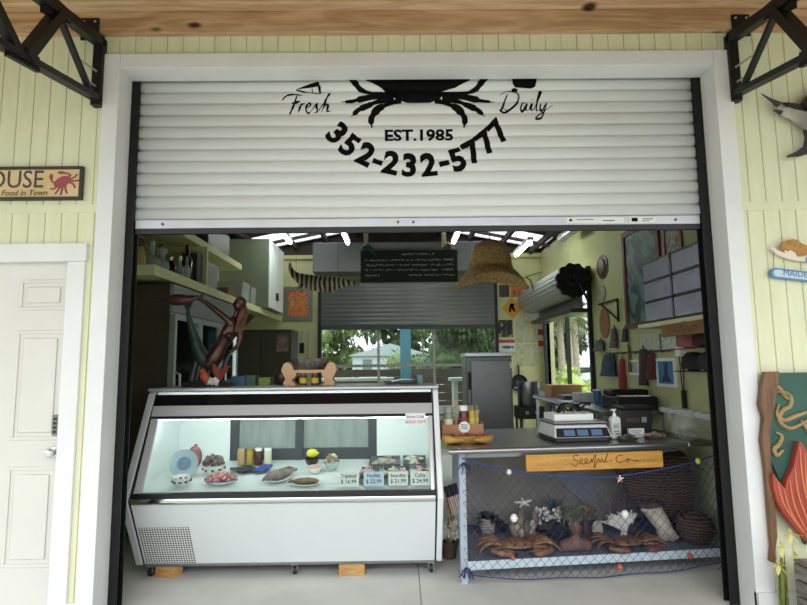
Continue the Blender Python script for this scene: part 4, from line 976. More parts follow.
# woven trap and basket
M_wick = bpy.data.materials.new('dark_wicker'); M_wick.use_nodes = True; n = M_wick.node_tree; b = n.nodes['Principled BSDF']; b.inputs['Roughness'].default_value = .9
t_ = n.nodes.new('ShaderNodeTexCoord'); wv = n.nodes.new('ShaderNodeTexWave'); wv.inputs['Scale'].default_value = 14; wv.inputs['Distortion'].default_value = 6; wv.inputs['Detail'].default_value = 3; wv.bands_direction = 'Z'
rr_ = n.nodes.new('ShaderNodeValToRGB'); rr_.color_ramp.elements[0].color = lin('2b211a'); rr_.color_ramp.elements[1].color = lin('6b5443')
n.links.new(t_.outputs['Object'], wv.inputs['Vector']); n.links.new(wv.outputs['Fac'], rr_.inputs[0]); n.links.new(rr_.outputs[0], b.inputs['Base Color'])
bp = n.nodes.new('ShaderNodeBump'); bp.inputs['Strength'].default_value = .6; bp.inputs['Distance'].default_value = .01; n.links.new(wv.outputs['Fac'], bp.inputs['Height']); n.links.new(bp.outputs[0], b.inputs['Normal'])
def basket(name, lab, loc, r0, r1, h, sx=1.0, hole=.5):
    t = thing(name, lab, 'basket', loc)
    MB().lathe([(0, 0), (r0*.8, 0), (r0, h*.12), (r1, h*.55), (r1*.85, h*.92), (r1*hole*1.15, h), (r1*hole, h*.97), (r1*hole*.9, h*.6), (0, h*.55)], seg=30, sx=sx).build('woven_body', M_wick, t, smooth=True)
    rm = MB(); rm.tube([(r1*hole*1.1*math.cos(a*PI/14)*sx, r1*hole*1.1*math.sin(a*PI/14), h) for a in range(29)], .012, 7); rm.build('rim', M_wick, t, smooth=True)
    rb = MB()
    for k in range(26):
        a = 2*PI*k/26
        rb.tube([(r*math.cos(a)*sx*1.01, r*math.sin(a)*1.01, z) for r, z in ((r0, h*.12), (r1, h*.55), (r1*.85, h*.92))], .005, 5, sm=3)
    rb.build('ribs', M_wick, t, smooth=True)
basket('round_basket', 'small dark round woven basket at the front right of the shelf', tuple(cw(1.785, .14, SZ)), .10, .125, .19)
t = thing('fish_trap', 'large dark brown shaggy woven trap at the right back of the shelf', 'fish trap', tuple(cw(1.66, .44, SZ)), R_(6))
tb = MB(); tb.tube([(-.30, 0, .56), (-.18, .0, .48), (-.04, 0, .38), (.1, .0, .33), (.235, 0, .32)], [.07, .15, .23, .28, .29], 22, sm=4)
tb.bend(lambda c: Vector((c.x, c.y*.55, max(c.z, 0)))); tb.build('woven_body', M_wick, t, smooth=True)
fz = MB(); r = random.Random(6)
for k in range(420):
    x = r.uniform(-.25, .22); a = r.uniform(-1.35, 1.35); f = (x+.3)/.53
    rr = .07+(.29-.07)*min(1, f*1.35)**.8; zc = .56-.26*min(1, f*1.2)
    z = zc+rr*math.sin(a); y = -.55*rr*math.cos(a)-.004
    fz.tube([(x, y, z), (x+r.uniform(-.02, .02), y-.012, z+r.uniform(-.01, .02)), (x+r.uniform(-.04, .04), y-.006, max(.01, z+r.uniform(-.03, .03)))], .0018, 3)
fz.build('fibres', mat('trap_fibre', '5f4b3b', .9), t, kind='stuff')
# flag and flowers between case and counter
t = thing('toy_flag', 'small striped flag on a thin stick between display case and counter', 'flag', tuple(atz(446, 556, 0.0)))
t.location = (.235, .90, 0)
MB().tube([(.02, 0, .16), (.0, 0, .40), (-.04, -.01, .56)], .004, 6).build('stick', mat('stick_wood', 'b09a6e', .7), t)
fm = bpy.data.materials.new('flag_cloth'); fm.use_nodes = True; n = fm.node_tree; b = n.nodes['Principled BSDF']; b.inputs['Roughness'].default_value = .8
uvt = n.nodes.new('ShaderNodeAttribute'); uvt.attribute_name = 'flagcol'; n.links.new(uvt.outputs['Color'], b.inputs['Base Color'])
fg = MB(); lay = fg.bm.loops.layers.color.new('flagcol'); nx, ny = 20, 13
o0, ux, uy = Vector((-.035, -.012, .55)), Vector((.052, 0, -.21)), Vector((.10, .0, .03))
vv = [[fg.bm.verts.new(o0+ux*(-0+j/ny)*1+uy*(i/nx)*1.0+Vector((0, .005*math.sin(i*.9), 0))) for j in range(ny+1)] for i in range(nx+1)]
# stripes run down the hanging cloth
for i in range(nx):
    for j in range(ny):
        f = fg.bm.faces.new((vv[i][j], vv[i+1][j], vv[i+1][j+1], vv[i][j+1]))
        s_ = int(i/nx*13)
        c = (.45, .03, .05, 1) if s_ % 2 == 0 else (.75, .73, .7, 1)
        if j < 5 and s_ < 13: c = (.03, .04, .12, 1) if (i+j) % 4 else (.3, .3, .38, 1)
        if j >= 5 or s_ < 7: pass
        for l in f.loops: l[lay] = c
fg.build('cloth', fm, t)
t2 = thing('flower_pot', 'white flowers with a pink spray in a low pot beside the counter leg', 'flowers', (.245, 1.02, 0))
MB().lathe([(0, 0), (.05, 0), (.07, .12), (.06, .12), (.05, .02), (0, .02)], seg=18).build('pot', mat('pot_dark', '4c3d33', .7), t2, smooth=True)
fw_ = MB(); r = random.Random(12)
for k in range(46):
    x, y, z = r.gauss(0, .035), r.gauss(-.02, .02), .2+r.uniform(-.05, .07)
    x = max(-.05, min(.06, x))
    for j in range(5): fw_.leaf((x, y, z), (math.cos(j*1.256), -.6, math.sin(j*1.256)), .024, .018, .1)
fw_.build('white_blossoms', mat('blossom_white', 'd6d2c4', .7), t2)
MB().tube([(0, 0, .1), (0, 0, .2), (.02, 0, .36)], [.03, .02, .01], 7).build('stems', mat('stem_green', '4a5638', .7), t2)
pk = MB()
for k in range(16): pk.ico((.03+r.gauss(0, .018), r.gauss(0, .015), .33+r.uniform(-.07, .07)), .014, .003, 1)
pk.build('pink_blossoms', mat('blossom_pink', 'b58c88', .7), t2)

# ================================================================ things on the counter top
TZ = .9015
def on_top(px, py): p = atz(px, py, TZ); return (p.x, p.y, TZ)
t = thing('condiment_carrier', 'brown cardboard carrier holding seasoning jars at the left end of the counter', 'carrier', (.345, .88, TZ), R_(4))
M_card_b = mat('cardboard', 'a9805a', .8, var=.06, scale=6)
for nm, bx in (('front_panel', (-.155, .155, -.06, -.055, 0, .115)), ('back_panel', (-.155, .155, .055, .06, 0, .14)), ('side_panel', (-.155, -.15, -.055, .055, 0, .13)), ('side_panel', (.15, .155, -.055, .055, 0, .13)), ('bottom', (-.15, .15, -.055, .055, 0, .004))):
    MB().box(*bx).build(nm, M_card_b, t)
MB().lathe([(0, 0), (.042, 0), (.042, .002), (0, .002)], (-.01+.02, -.0605, .095), 24, Matrix.Rotation(PI/2, 4, 'X')).build('round_sticker', M_wplast, t)
tx = MB()
for z in (.112, .098, .085): tx.ribbon([(-.018, z), (.0, z+.003), (.012, z-.002), (.036, z)], .005, -.0632)
tx.build('sticker_writing', mat('sticker_ink', '3b3b40', .7), t)
TMc = Matrix.Translation(t.location) @ Matrix.Rotation(R_(4), 4, 'Z')
def cc(x, y, z): return tuple(TMc @ Vector((x, y, z)))
GJ = 'jars in the cardboard carrier'
jar('seasoning_jar', 'clear jar of green relish with pale label at the left of the carrier', cc(-.10, 0, .006), .035, .235, mat('relish_jar', '8c957e', .3, c2='6d7860', scale=18), mat('lid_grey', '9b9d94', .4), GJ, label=M_lab)
jar('seasoning_jar', 'dark red jar with white lid in the middle of the carrier', cc(.018, 0, .006), .036, .245, mat('dark_red_jar', '5c2522', .25), M_wplast, GJ, label=mat('maroon_label', '7c3a34', .6))
jar('seasoning_jar', 'yellow mustard jar beside the dark red jar in the carrier', cc(.082, 0, .006), .027, .245, mat('mustard_jar', 'b3923c', .3), mat('lid_olive', '77724e', .5), GJ, label=mat('yellow_label', 'c9b25c', .6))
jar('seasoning_jar', 'yellow mustard jar at the right end of the carrier', cc(.122, .03, .006), .02, .245, mat('mustard_jar', 'b3923c'), mat('lid_olive', '77724e'), GJ, label=mat('yellow_label', 'c9b25c'))
t = thing('wooden_scoops', 'bundle of pale wooden utensils standing between the jars in the carrier', 'utensils', cc(-.04, 0, .006))
for x, l, w_ in ((-.012, .02, .016), (.008, -.012, .014), (.0, .0, .012)):
    MB().tube([(x, 0, 0), (x+l*.5, 0, .18), (x+l, -.01, .26), (x+l*1.1, -.01, .29)], [.006, .006, w_, w_*.4], 8, sm=4, flat=.5).build('utensil', mat('pale_wood', 'c2a07c', .6), t, smooth=True)
t = thing('crab_dish', 'yellow crab-shaped dish with red speckles in front of the cardboard carrier', 'dish', (.36, .71, TZ), R_(3))
dd = MB(); dd.lathe([(0, .0), (.11, 0), (.15, .025), (.16, .05), (.15, .05), (.12, .03), (0, .02)], seg=30, sy=.5)
dd.build('bowl', mat('crab_dish_yellow', 'c49a52', .5, c2='a97a3a', scale=10), t, smooth=True)
cw_ = MB()
for sx in (-1, 1):
    cw_.tube([(sx*.14, -.02, .03), (sx*.18, -.05, .035), (sx*.13, -.085, .03), (sx*.04, -.088, .026)], [.02, .026, .028, .008], 9, sm=4)
cw_.bend(lambda c: Vector((c.x*.92, c.y, c.z)))
cw_.build('claws', mat('crab_dish_yellow', 'c49a52'), t, smooth=True)
rs = MB(); r = random.Random(8)
for k in range(26): rs.ico((r.uniform(-.12, .12), r.uniform(-.02, .04), .04+r.random()*.02), (.022, .012, .01), .003, 1)
rs.build('red_contents', mat('red_bits', '8e3b36', .5, c2='b06a4a', scale=30), t, smooth=True)

# deli scale
t = thing('deli_scale', 'white and black countertop weighing scale with blue displays, middle of the counter', 'scale', (1.18, .82, TZ), R_(5))
MB().prism([(-.20, .0), (.20, .0), (.20, .03), (-.20, .03)], -.16, .2).build('base', M_blackp, t, bevel=.006)
hs = MB(); hs.loft([[Vector((-.215, -.17, .03)), Vector((.215, -.17, .03)), Vector((.215, .2, .03)), Vector((-.215, .2, .03))], [Vector((-.195, -.125, .115)), Vector((.195, -.125, .115)), Vector((.19, .19, .115)), Vector((-.19, .19, .115))]])
hs.build('housing', mat('scale_white', 'cfd1cf', .4), t, bevel=.006)
fp = MB(); fp.loft([[Vector((-.2, -.1705, .035)), Vector((.2, -.1705, .035)), Vector((.2, -.165, .035)), Vector((-.2, -.165, .035))], [Vector((-.19, -.138, .095)), Vector((.19, -.138, .095)), Vector((.19, -.132, .095)), Vector((-.19, -.132, .095))]]); fpo = fp.build('front_panel', M_blackp, t)
for x in (-.10, .0, .105):
    f_ = MB(); f_.loft([[Vector((x-.04, -.1665, .045)), Vector((x+.04, -.1665, .045)), Vector((x+.04, -.16, .045)), Vector((x-.04, -.16, .045))], [Vector((x-.04, -.146, .083)), Vector((x+.04, -.146, .083)), Vector((x+.04, -.14, .083)), Vector((x-.04, -.14, .083))]]); f_.build('display', mat('lcd_blue', '5d7da0', .2), fpo)
MB().box(-.2, .2, -.13, .19, .125, .137, bev=.005).build('platter', M_steel, t)
MB().box(-.1, .1, -.08, .14, .115, .1255).build('platter_post', M_blackp, t)
t = thing('foam_tray', 'white foam tray with coiled black cable resting on the weighing scale', 'tray', (1.16, .84, TZ+.139), R_(5))
MB().box(-.16, .14, -.1, .12, 0, .008).box(-.16, .14, -.1, -.09, .008, .05).box(-.16, .14, .11, .12, .008, .05).box(-.16, -.15, -.09, .11, .008, .05).box(.13, .14, -.09, .11, .008, .05).build('tray', M_wplast, t, bevel=.003)
cbm = MB(); r = random.Random(1)
for k in range(5):
    cbm.tube([(-.10+.05*k+.05*math.cos(a*.5), -.02+.04*math.sin(a*.5), .06+.06*abs(math.sin(a*.35+k))) for a in range(13)], .008, 6, sm=2)
cbm.build('cable', M_blackp, t, smooth=True)
t = thing('scale_arm', 'grey bracket arm slanting over the weighing scale', 'bracket', (1.0, .98, TZ))
MB().tube([(-.03, .06, 0), (-.03, .06, .30)], .012, 8).build('post', M_grey, t, smooth=True)
MB().bar((-.06, .07, .305), (.26, -.06, .215), .06, .03).build('arm', mat('arm_grey', '6d7072', .4, .4), t, bevel=.008)
# pump bottle
p = (1.472, .78, TZ)
t = thing('pump_bottle', 'white plastic pump bottle standing right of the weighing scale', 'bottle', p, R_(10))
MB().prism([(-.036, 0), (.036, 0), (.038, .01), (.038, .145), (.03, .16), (.016, .166), (-.016, .166), (-.03, .16), (-.038, .145), (-.038, .01)], -.022, .022).build('bottle', mat('bottle_white', 'd9dbd8', .35), t, bevel=.006)
MB().tube([(0, 0, .163), (0, 0, .185)], .014, 12).tube([(0, 0, .185), (0, 0, .212)], .006, 8).tube([(.012, 0, .214), (-.03, -.012, .212)], .008, 8).build('pump', M_wplast, t, smooth=True)
lb = MB().box(-.032, .032, -.0235, -.022, .03, .12); pl_ = lb.build('paper_label', mat('bottle_label', 'c3c7c6', .5), t)
lb = MB()
for z in (.1, .085, .055): lb.box(-.024, .018, -.0242, -.0236, z, z+.006)
lb.box(-.01, .026, -.0242, -.0236, .036, .045)
lb.build('label_print', mat('print_grey', '5a5f66', .6), pl_)
# black receipt box
t = thing('black_box', 'black rounded countertop machine with a small white sticker, right end of the counter', 'machine', (1.70, 1.02, TZ), R_(2))
bx = MB().prism([(-.13, 0), (.12, 0), (.14, .17), (.12, .2), (-.115, .2), (-.13, .17)], -.07, .1); bx.build('body', mat('machine_black', '222325', .45, var=.1), t, bevel=.012)
MB().box(-.11, .15, -.09, .1, .196, .225, bev=.012).build('lid', M_blackp, t)
MB().box(.045, .085, -.0745, -.0703, .10, .14).build('sticker', M_grey, t)
MB().box(-.08, .03, -.0745, -.0703, .10, .135).build('red_brown_label', mat('brown_label', '4e362f', .6), t)
t = thing('price_notice', 'small white folded notice leaning before the black machine', 'notice', (1.665, .855, TZ), R_(4))
MB().box(-.06, .06, 0, .03, 0, .065).build('card', M_wplast, t, bevel=.002)
MB().box(-.05, .04, -.0006, 0, .045, .05).box(-.05, .02, -.0006, 0, .03, .035).box(-.03, .045, -.0006, 0, .015, .02).build('print', mat('print_grey', '5a5f66'), t)
def dish_shells(lab, loc, rx, ry, c, n_, seed, base):
    t = thing('shell_dish', lab, 'dish', loc); r = random.Random(seed)
    MB().lathe([(0, 0), (rx*.7, 0), (rx, .018), (rx*.95, .02), (rx*.65, .006), (0, .006)], seg=20, sy=ry/rx).build('dish', base, t, smooth=True)
    for k in range(n_):
        a = r.uniform(0, 6.28); f = r.random()**.5*.8
        MB().ico((rx*f*math.cos(a), ry*f*math.sin(a), .018+.022*(1-f)), (.024, .014, .01), .003, 1, Euler((r.random()*2, 0, r.random()*6))).build('shell', c[k % len(c)], t, smooth=True)
dish_shells('shallow dish of pink-brown shells before the black machine', (1.775, .80, TZ), .085, .05, (mat('sh_pinkbrown', '9a7a6a', .6), mat('sh_brown', '6b5446', .6), mat('sh_pale', 'b9a591', .6)), 16, 3, mat('dish_brown', '6d564a', .5))
dish_shells('small flat heap of grey shells below the pump bottle', (1.53, .70, TZ), .085, .035, (mat('sh_grey', '6f6a62', .6), mat('sh_olive', '565145', .6)), 10, 7, mat('dish_dark', '3f3d3a', .5))
# glass jar with handles
t = thing('glass_jar', 'greenish round glass jar with two small handles at the right end of the counter', 'jar', (1.985-.02, .87, .869), 0)
t.location = (2.05, .88, .8695)
M_gj = mat('green_glass', 'c3cfbf', .06, alpha=.16, spec=.8)
MB().lathe([(0, 0), (.06, 0), (.10, .05), (.112, .10), (.10, .15), (.07, .185), (.062, .2), (.078, .225), (.072, .225), (.056, .2), (.064, .182), (.094, .148), (.105, .1), (.094, .053), (.055, .008), (0, .008)], seg=30).build('glass', M_gj, t, smooth=True)
for sx in (-1, 1): MB().tube([(sx*.075, 0, .215), (sx*.115, 0, .21), (sx*.115, 0, .165), (sx*.085, 0, .16)], .009, 8, sm=4).build('handle', M_gj, t, smooth=True)
rl = MB()
for k in range(4): rl.tube([(.06*math.cos(a*PI/5+k), -.07+.0*a, .09+.05*math.sin(a*PI/5)) for a in range(11)], .003, 5)
r = random.Random(4)
ct = MB()
for k in range(22): ct.ico((r.uniform(-.06, .06), r.uniform(-.06, .06), .03+r.random()*.06), r.uniform(.01, .018), .003, 1)
ct.build('shells', mat('jar_shells', '8f8f7d', .6, c2='5f6353', scale=40), t, smooth=True)

for o in list(col.objects):
    if o.parent and o.parent.name.split('.')[0] in ('driftwood_cluster', 'coral_arrangement', 'coral_fan', 'driftwood_bird', 'iron_hook', 'crab', 'potted_plant'):
        for v in o.data.vertices: v.co.z = max(v.co.z, .001)
# ================================================================ left side: fridge and shelves
FR_ = thing('glass_door_fridge', 'tall dark-sided fridge with three glass doors along the left wall', 'fridge', (-2.48, 2.45, 0))
M_fside = mat('fridge_side_bronze', '4c4942', .35, .4, var=.05)
W(MB().box(-2.845, -2.16, 1.5, 1.53, .08, 2.2).box(-2.845, -2.16, 3.37, 3.4, .08, 2.2).box(-2.845, -2.82, 1.53, 3.37, .08, 2.2).box(-2.82, -2.16, 1.53, 3.37, 2.17, 2.2).box(-2.82, -2.16, 1.53, 3.37, .08, .14), FR_).build('cabinet', M_fside, FR_)
W(MB().box(-2.16, -2.12, 1.5, 3.4, 1.95, 2.2, bev=.006), FR_).build('header_panel', mat('fridge_header', '8d9092', .4, .3), FR_)
W(MB().box(-2.16, -2.12, 1.5, 3.4, 0, .2, bev=.006), FR_).build('kick_panel', M_blackp, FR_)
W(MB().box(-2.8, -2.2, 1.53, 3.37, .14, .16).box(-2.815, -2.80, 1.53, 3.37, .16, 2.16), FR_).build('liner', M_white, FR_)
for i in range(3):
    y0, y1 = 1.505+i*.632, 1.505+(i+1)*.632-.006
    d = W(MB().box(-2.155, -2.105, y0, y0+.05, .21, 1.94).box(-2.155, -2.105, y1-.05, y1, .21, 1.94).box(-2.155, -2.105, y0+.05, y1-.05, 1.89, 1.94).box(-2.155, -2.105, y0+.05, y1-.05, .21, .26), FR_).build('door', M_alu, FR_)
    W(MB().box(-2.135, -2.13, y0+.05, y1-.05, .26, 1.89), FR_).build('door_glass', glass('fridge_glass', 'e6ece9', .0), d)
    W(MB().tube([(-2.10, y0+.025, .95), (-2.06, y0+.03, .97), (-2.06, y0+.03, 1.4), (-2.10, y0+.025, 1.42)], .012, 8), FR_).build('handle', M_alu, d)
for z in (.62, 1.02, 1.42):
    W(MB().box(-2.79, -2.2, 1.535, 3.365, z-.012, z), FR_).build('shelf', M_wplast, FR_)
W(MB().box(-2.19, -2.17, 3.32, 3.345, .3, 1.85), FR_).build('fill_glow_strip', mat('fridge_fill_glow', 'f2fbff', emit=30), FR_)  # glowing strip added to brighten the containers behind the glass
r = random.Random(21); GB = 'containers in the fridge'
for z in (1.02, 1.42):
    for k in range(12):
        y = 1.66+k*.145
        h = .16+.1*r.random(); c = r.choice(('d9dcd8', 'e2e2dc', '9fb0b8', 'b9a48a'))
        o_ = MB().lathe([(0, 0), (.045, 0), (.05, .01), (.05, h*.7), (.03, h*.85), (.03, h), (0, h)], seg=12).build('container', mat('tub_'+c, c, .4), smooth=True, loc=(-2.3, y, z+.001))
        tag(o_, 'pale container on a fridge shelf behind the glass doors', 'container', GB)
M_shelf = mat('shelf_yellow', 'd0d2a2', .7, var=.04)
LS = thing('wall_shelf', 'long pale yellow lower wall shelf above the glass-door fridge on the left', 'shelf', (-2.5, 3.7, 2.245))
W(MB().box(-2.85, -2.19, 1.25, 6.26, 2.245, 2.335, bev=.003), LS).build('board', M_shelf, LS)
W(MB().box(-2.85, -2.24, 2.62, 2.66, 2.336, 2.789), LS).build('divider', M_shelf, LS)
W(MB().bar((-2.84, 4.55, 1.55), (-2.25, 4.55, 2.2), .05, .07), LS).build('brace', wood('dark_brace', '6b4a34', '503526', 'X'), LS)
W(MB().bar((-2.84, 4.2, 1.75), (-2.35, 4.2, 2.22), .04, .05), LS).build('brace', M_shelf, LS)
US = thing('wall_shelf', 'upper pale yellow wall shelf above the bottles on the left', 'shelf', (-2.6, 2.4, 2.79))
W(MB().box(-2.85, -2.30, .6, 4.15, 2.79, 2.87, bev=.003), US).build('board', M_shelf, US)
def bottle(lab, px, Y, prof, m_, capm=None, z=2.336, extra=None, cat='bottle'):
    p = at(px, 260, Y); t = thing('bottle', lab, cat, (p.x, Y, z), 0)
    MB().lathe(prof, seg=18).build('glass', m_, t, smooth=True)
    H = prof[-1][1]
    if capm: MB().lathe([(.016, H-.02), (.018, H-.015), (.018, H+.02), (0, H+.022)], seg=12).build('cap', capm, t, smooth=True)
    if extra: extra(t)
    return t
M_bclear = mat('bottle_clear', 'b5bcc0', .08, alpha=.5, spec=.8); M_bdark = mat('bottle_dark', '1d1b1a', .12); M_bbrown = mat('bottle_brownish', '3d2c24', .15)
dec = [(0, 0), (.06, 0), (.075, .02), (.08, .05), (.06, .09), (.025, .12), (.022, .2), (.035, .23), (.03, .24), (0, .24)]
bottle('clear round-bellied decanter with a tall neck on the lower wall shelf', 152, 1.45, dec, M_bclear, M_chrome)
bottle('clear bulbous bottle with black stopper on the lower wall shelf', 162, 1.62, [(0, 0), (.05, 0), (.07, .03), (.065, .08), (.03, .12), (.028, .15), (.045, .18), (.045, .21), (.02, .235), (0, .235)], M_bclear, M_blackp)
bottle('squat black bottle with pointed stopper on the lower wall shelf', 171, 1.78, [(0, 0), (.045, 0), (.052, .02), (.045, .08), (.02, .12), (.015, .15), (0, .15)], M_bdark, M_chrome)
bottle('small clear bottle with blue base label at the shelf edge', 180, 1.95, [(0, 0), (.035, 0), (.038, .01), (.038, .09), (.018, .12), (.014, .19), (0, .19)], M_bclear, M_wplast, extra=lambda t: MB().lathe([(.039, .01), (.0395, .01), (.0395, .06), (.039, .06)], seg=18).build('blue_label', mat('label_blue', '5d8096', .6), t))
bottle('tall thin clear bottle right of the blue-labelled bottle', 187, 2.10, [(0, 0), (.03, 0), (.032, .01), (.03, .12), (.013, .16), (.012, .24), (0, .24)], M_bclear, None)
bottle('tall black long-necked bottle before the dark box on the shelf', 187, 2.28, [(0, 0), (.05, 0), (.055, .01), (.055, .22), (.02, .29), (.018, .38), (0, .38)], M_bdark, M_blackp)
bottle('dark brown bottle at the back between the decanter and black bottles', 160, 1.85, [(0, 0), (.04, 0), (.045, .01), (.045, .15), (.018, .2), (.016, .28), (0, .28)], M_bbrown, M_blackp)
p = at(197, 260, 2.3); tag(MB().box(p.x-.22, p.x-.05, 2.44, 2.60, 2.336, 2.68, bev=.004).build('box', mat('dark_gift_box', '2f2a26', .6)), 'tall dark box standing behind the bottles on the shelf', 'box')
p = at(140, 260, 1.31)
t = thing('figurine', 'small painted red and yellow figurine at the near end of the lower shelf', 'figurine', (p.x, 1.31, 2.336))
MB().tube([(0, 0, 0), (0, 0, .06), (0, 0, .13), (0, 0, .17)], [.04, .045, .035, .02], 10, sm=3).build('body', mat('fig_yellow', 'a79a5e', .6), t, smooth=True)
MB().ell((0, 0, .2), (.035, .035, .04)).build('head', mat('fig_dark', '4b3a34', .6), t, smooth=True)
MB().tube([(-.03, -.01, .16), (-.05, -.02, .2), (-.02, -.01, .25)], [.014, .014, .008], 7).build('red_sash', M_red, t, smooth=True)
M_bin = mat('clear_bin', 'b9c2c2', .25, alpha=.42)
def bin_(lab, x0, x1, y0, y1, z, h, m_=None, lid=True):
    t = thing('storage_bin', lab, 'storage bin', ((x0+x1)/2, (y0+y1)/2, z), 0)
    a, b = (x1-x0)/2, (y1-y0)/2
    m = MB(); m.loft([[Vector((sx*a*f, sy*b*f, zz)) for sx, sy in ((-1, -1), (1, -1), (1, 1), (-1, 1))] for f, zz in ((.9, 0), (1, h), (.97, h), (.88, .006))])
    m.build('tub', m_ or M_bin, t)
    if lid: MB().box(-a*1.03, a*1.03, -b*1.03, b*1.03, h, h+.02, bev=.004).build('lid', mat('bin_lid', 'a9b0ae', .4), t)
    return t
bin_('frosted clear bin on the lower shelf right of the yellow divider', -2.62, -2.30, 2.8, 3.2, 2.336, .3, mat('frosted_bin', 'a9adb0', .4, alpha=.8))
tag(MB().box(-2.55, -2.28, 3.5, 3.75, 2.336, 2.46, bev=.004).build('box', mat('brown_box', '6e4632', .6, var=.1)), 'small reddish brown box on the lower shelf beside the frosted bin', 'box')
bin_('large clear plastic bin on the lower shelf before the wall cabinet', -2.64, -2.24, 4.0, 4.38, 2.336, .28, lid=False)
bin_('second clear plastic bin on the lower shelf beside the larger bin', -2.56, -2.24, 4.44, 4.72, 2.336, .27, lid=False)
CB = thing('wall_cabinet', 'tall white wall cabinet with grey-green side at the far end of the left shelf', 'cabinet', (-2.45, 5.35, 2.336))
W(MB().box(-2.84, -2.10, 4.85, 5.85, 2.336, 3.40), CB).build('body', mat('cabinet_sage', '7f8776', .6), CB)
for y0, y1, yk in ((4.855, 5.345, 5.3), (5.355, 5.845, 5.4)):
    d = W(MB().box(-2.099, -2.08, y0, y1, 2.345, 3.39, bev=.003), CB).build('door', M_white, CB)
    W(MB().box(-2.08, -2.06, yk-.01, yk+.01, 2.5, 2.62), CB).build('handle', M_blackp, d)
tag(MB().box(-2.7, -2.35, 2.95, 3.75, 2.871, 3.17, bev=.01).build('dark_crate', mat('crate_dark', '3c3d40', .5, var=.3, scale=14)), 'dark crate on the upper left shelf', 'crate')
# below the shelf, left back
t = thing('tall_cupboard', 'dark green-brown tall cupboard with a small picture at the back left', 'cupboard', (-2.2, 5.0, 0))
W(MB().box(-2.6, -1.72, 4.75, 5.3, 0, 2.0), t).build('body', mat('cupboard_dark', '3d3b30', .6, var=.1), t)
W(MB().box(-2.59, -2.17, 4.735, 4.749, .05, 1.96), t).build('door', mat('cupboard_door', '45432f', .6), t); W(MB().box(-2.15, -1.73, 4.735, 4.749, .05, 1.96), t).build('door', mat('cupboard_door', '45432f'), t)
o = MB().box(-1.93, -1.76, 4.722, 4.734, 1.67, 1.93).build('picture', mat('picture_peach', 'a08a7c', .6, c2='4a3f42', scale=9)); tag(o, 'small peach and dark picture stuck on the tall dark cupboard', 'picture')
SBX = (('blue_tub', '3d5d6e', -2.0, 2.05, 'low blue tub on the case top behind the statue'), )
t = thing('black_towel_roll', 'narrow white paper towel roll hanging at the back left wall', 'towel roll', (-1.98, 6.25, 1.62))
MB().tube([(0, 0, 0), (0, 0, .42)], .03, 12).build('roll', M_wplast, t, smooth=True); t.name = 'paper_roll'
MB().box(-.04, .06, -.02, .048, .42, .45).build('holder', M_blackp, t)
def utensil(lab, px, y0, y1, head):
    p = at(px, y0, 6.27); q2 = at(px, y1, 6.27); t = thing('kitchen_utensil', lab, 'utensil', (p.x, 6.27, q2.z), 0, 'utensils on the back wall'); H = p.z-q2.z
    MB().tube([(0, 0, .1), (0, 0, H)], .008, 6).build('handle', M_alu, t, smooth=True)
    if head == 's': MB().box(-.04, .04, -.008, .004, -.02, .16, bev=.01).build('blade', M_blackp, t)
    else: MB().ell((0, -.0, .06), (.04, .02, .05)).build('bowl', M_alu, t, smooth=True)
    MB().tube([(0, .0, H-.01), (0, .03, H)], .006, 6).build('hook', M_black, t)
utensil('black spatula hanging left of the rear opening', 302, 331, 352, 's'); utensil('steel ladle hanging at the edge of the rear opening', 308, 331, 366, 'l')
# framed painting
def frame_pic(name, lab, x0, x1, z0, z1, y, fm, im, fw_=.06, axis='y', cat='picture', matw=None, grp=None):
    cx, cz = (x0+x1)/2, z0; a, H = (x1-x0)/2, z1-z0
    t = thing(name, lab, cat, (cx, y, cz) if axis == 'y' else (y, cx, cz), 0 if axis == 'y' else -PI/2, grp)
    m = MB(); m.box(-a, a, -.03, -.002, 0, fw_).box(-a, a, -.03, -.002, H-fw_, H).box(-a, -a+fw_, -.03, -.002, fw_, H-fw_).box(a-fw_, a, -.03, -.002, fw_, H-fw_)
    m.build('frame', fm, t)
    MB().box(-a+fw_*.9, a-fw_*.9, -.014, -.002, fw_*.9, H-fw_*.9).build('picture', im, t)
    if matw: MB().box(-a+fw_+matw, a-fw_-matw, -.0155, -.0141, fw_+matw, H-fw_-matw).build('inner_picture', matw and mat(name+'_inner', *matw_c), t)
    return t
def art(name, cols, scale=4, dist=2.):
    if name in MC: return MC[name]
    m = bpy.data.materials.new(name); m.use_nodes = True; MC[name] = m; n = m.node_tree; b = n.nodes['Principled BSDF']; b.inputs['Roughness'].default_value = .55
    t_ = n.nodes.new('ShaderNodeTexCoord'); nz = n.nodes.new('ShaderNodeTexNoise'); nz.inputs['Scale'].default_value = scale; nz.inputs['Distortion'].default_value = dist; nz.inputs['Detail'].default_value = 2
    r_ = n.nodes.new('ShaderNodeValToRGB'); n.links.new(t_.outputs['Object'], nz.inputs['Vector']); n.links.new(nz.outputs['Fac'], r_.inputs[0]); n.links.new(r_.outputs[0], b.inputs['Base Color'])
    el = r_.color_ramp.elements
    for i, c in enumerate(cols):
        pos = .28+.44*i/(len(cols)-1)
        if i < 2: el[i].position = pos; el[i].color = lin(c)
        else: e = el.new(pos); e.color = lin(c)
    return m
frame_pic('framed_painting', 'grey-framed painting of red and yellow flowers on the back left wall', -2.17, -1.66, 2.25, 2.86, 6.298, mat('frame_silver', '77746a', .5, var=.25, scale=30), art('floral_art', ('8a7a30', 'c98a3a', 'c2503a', 'b7a46a', '6f8a5a'), 5), .08)

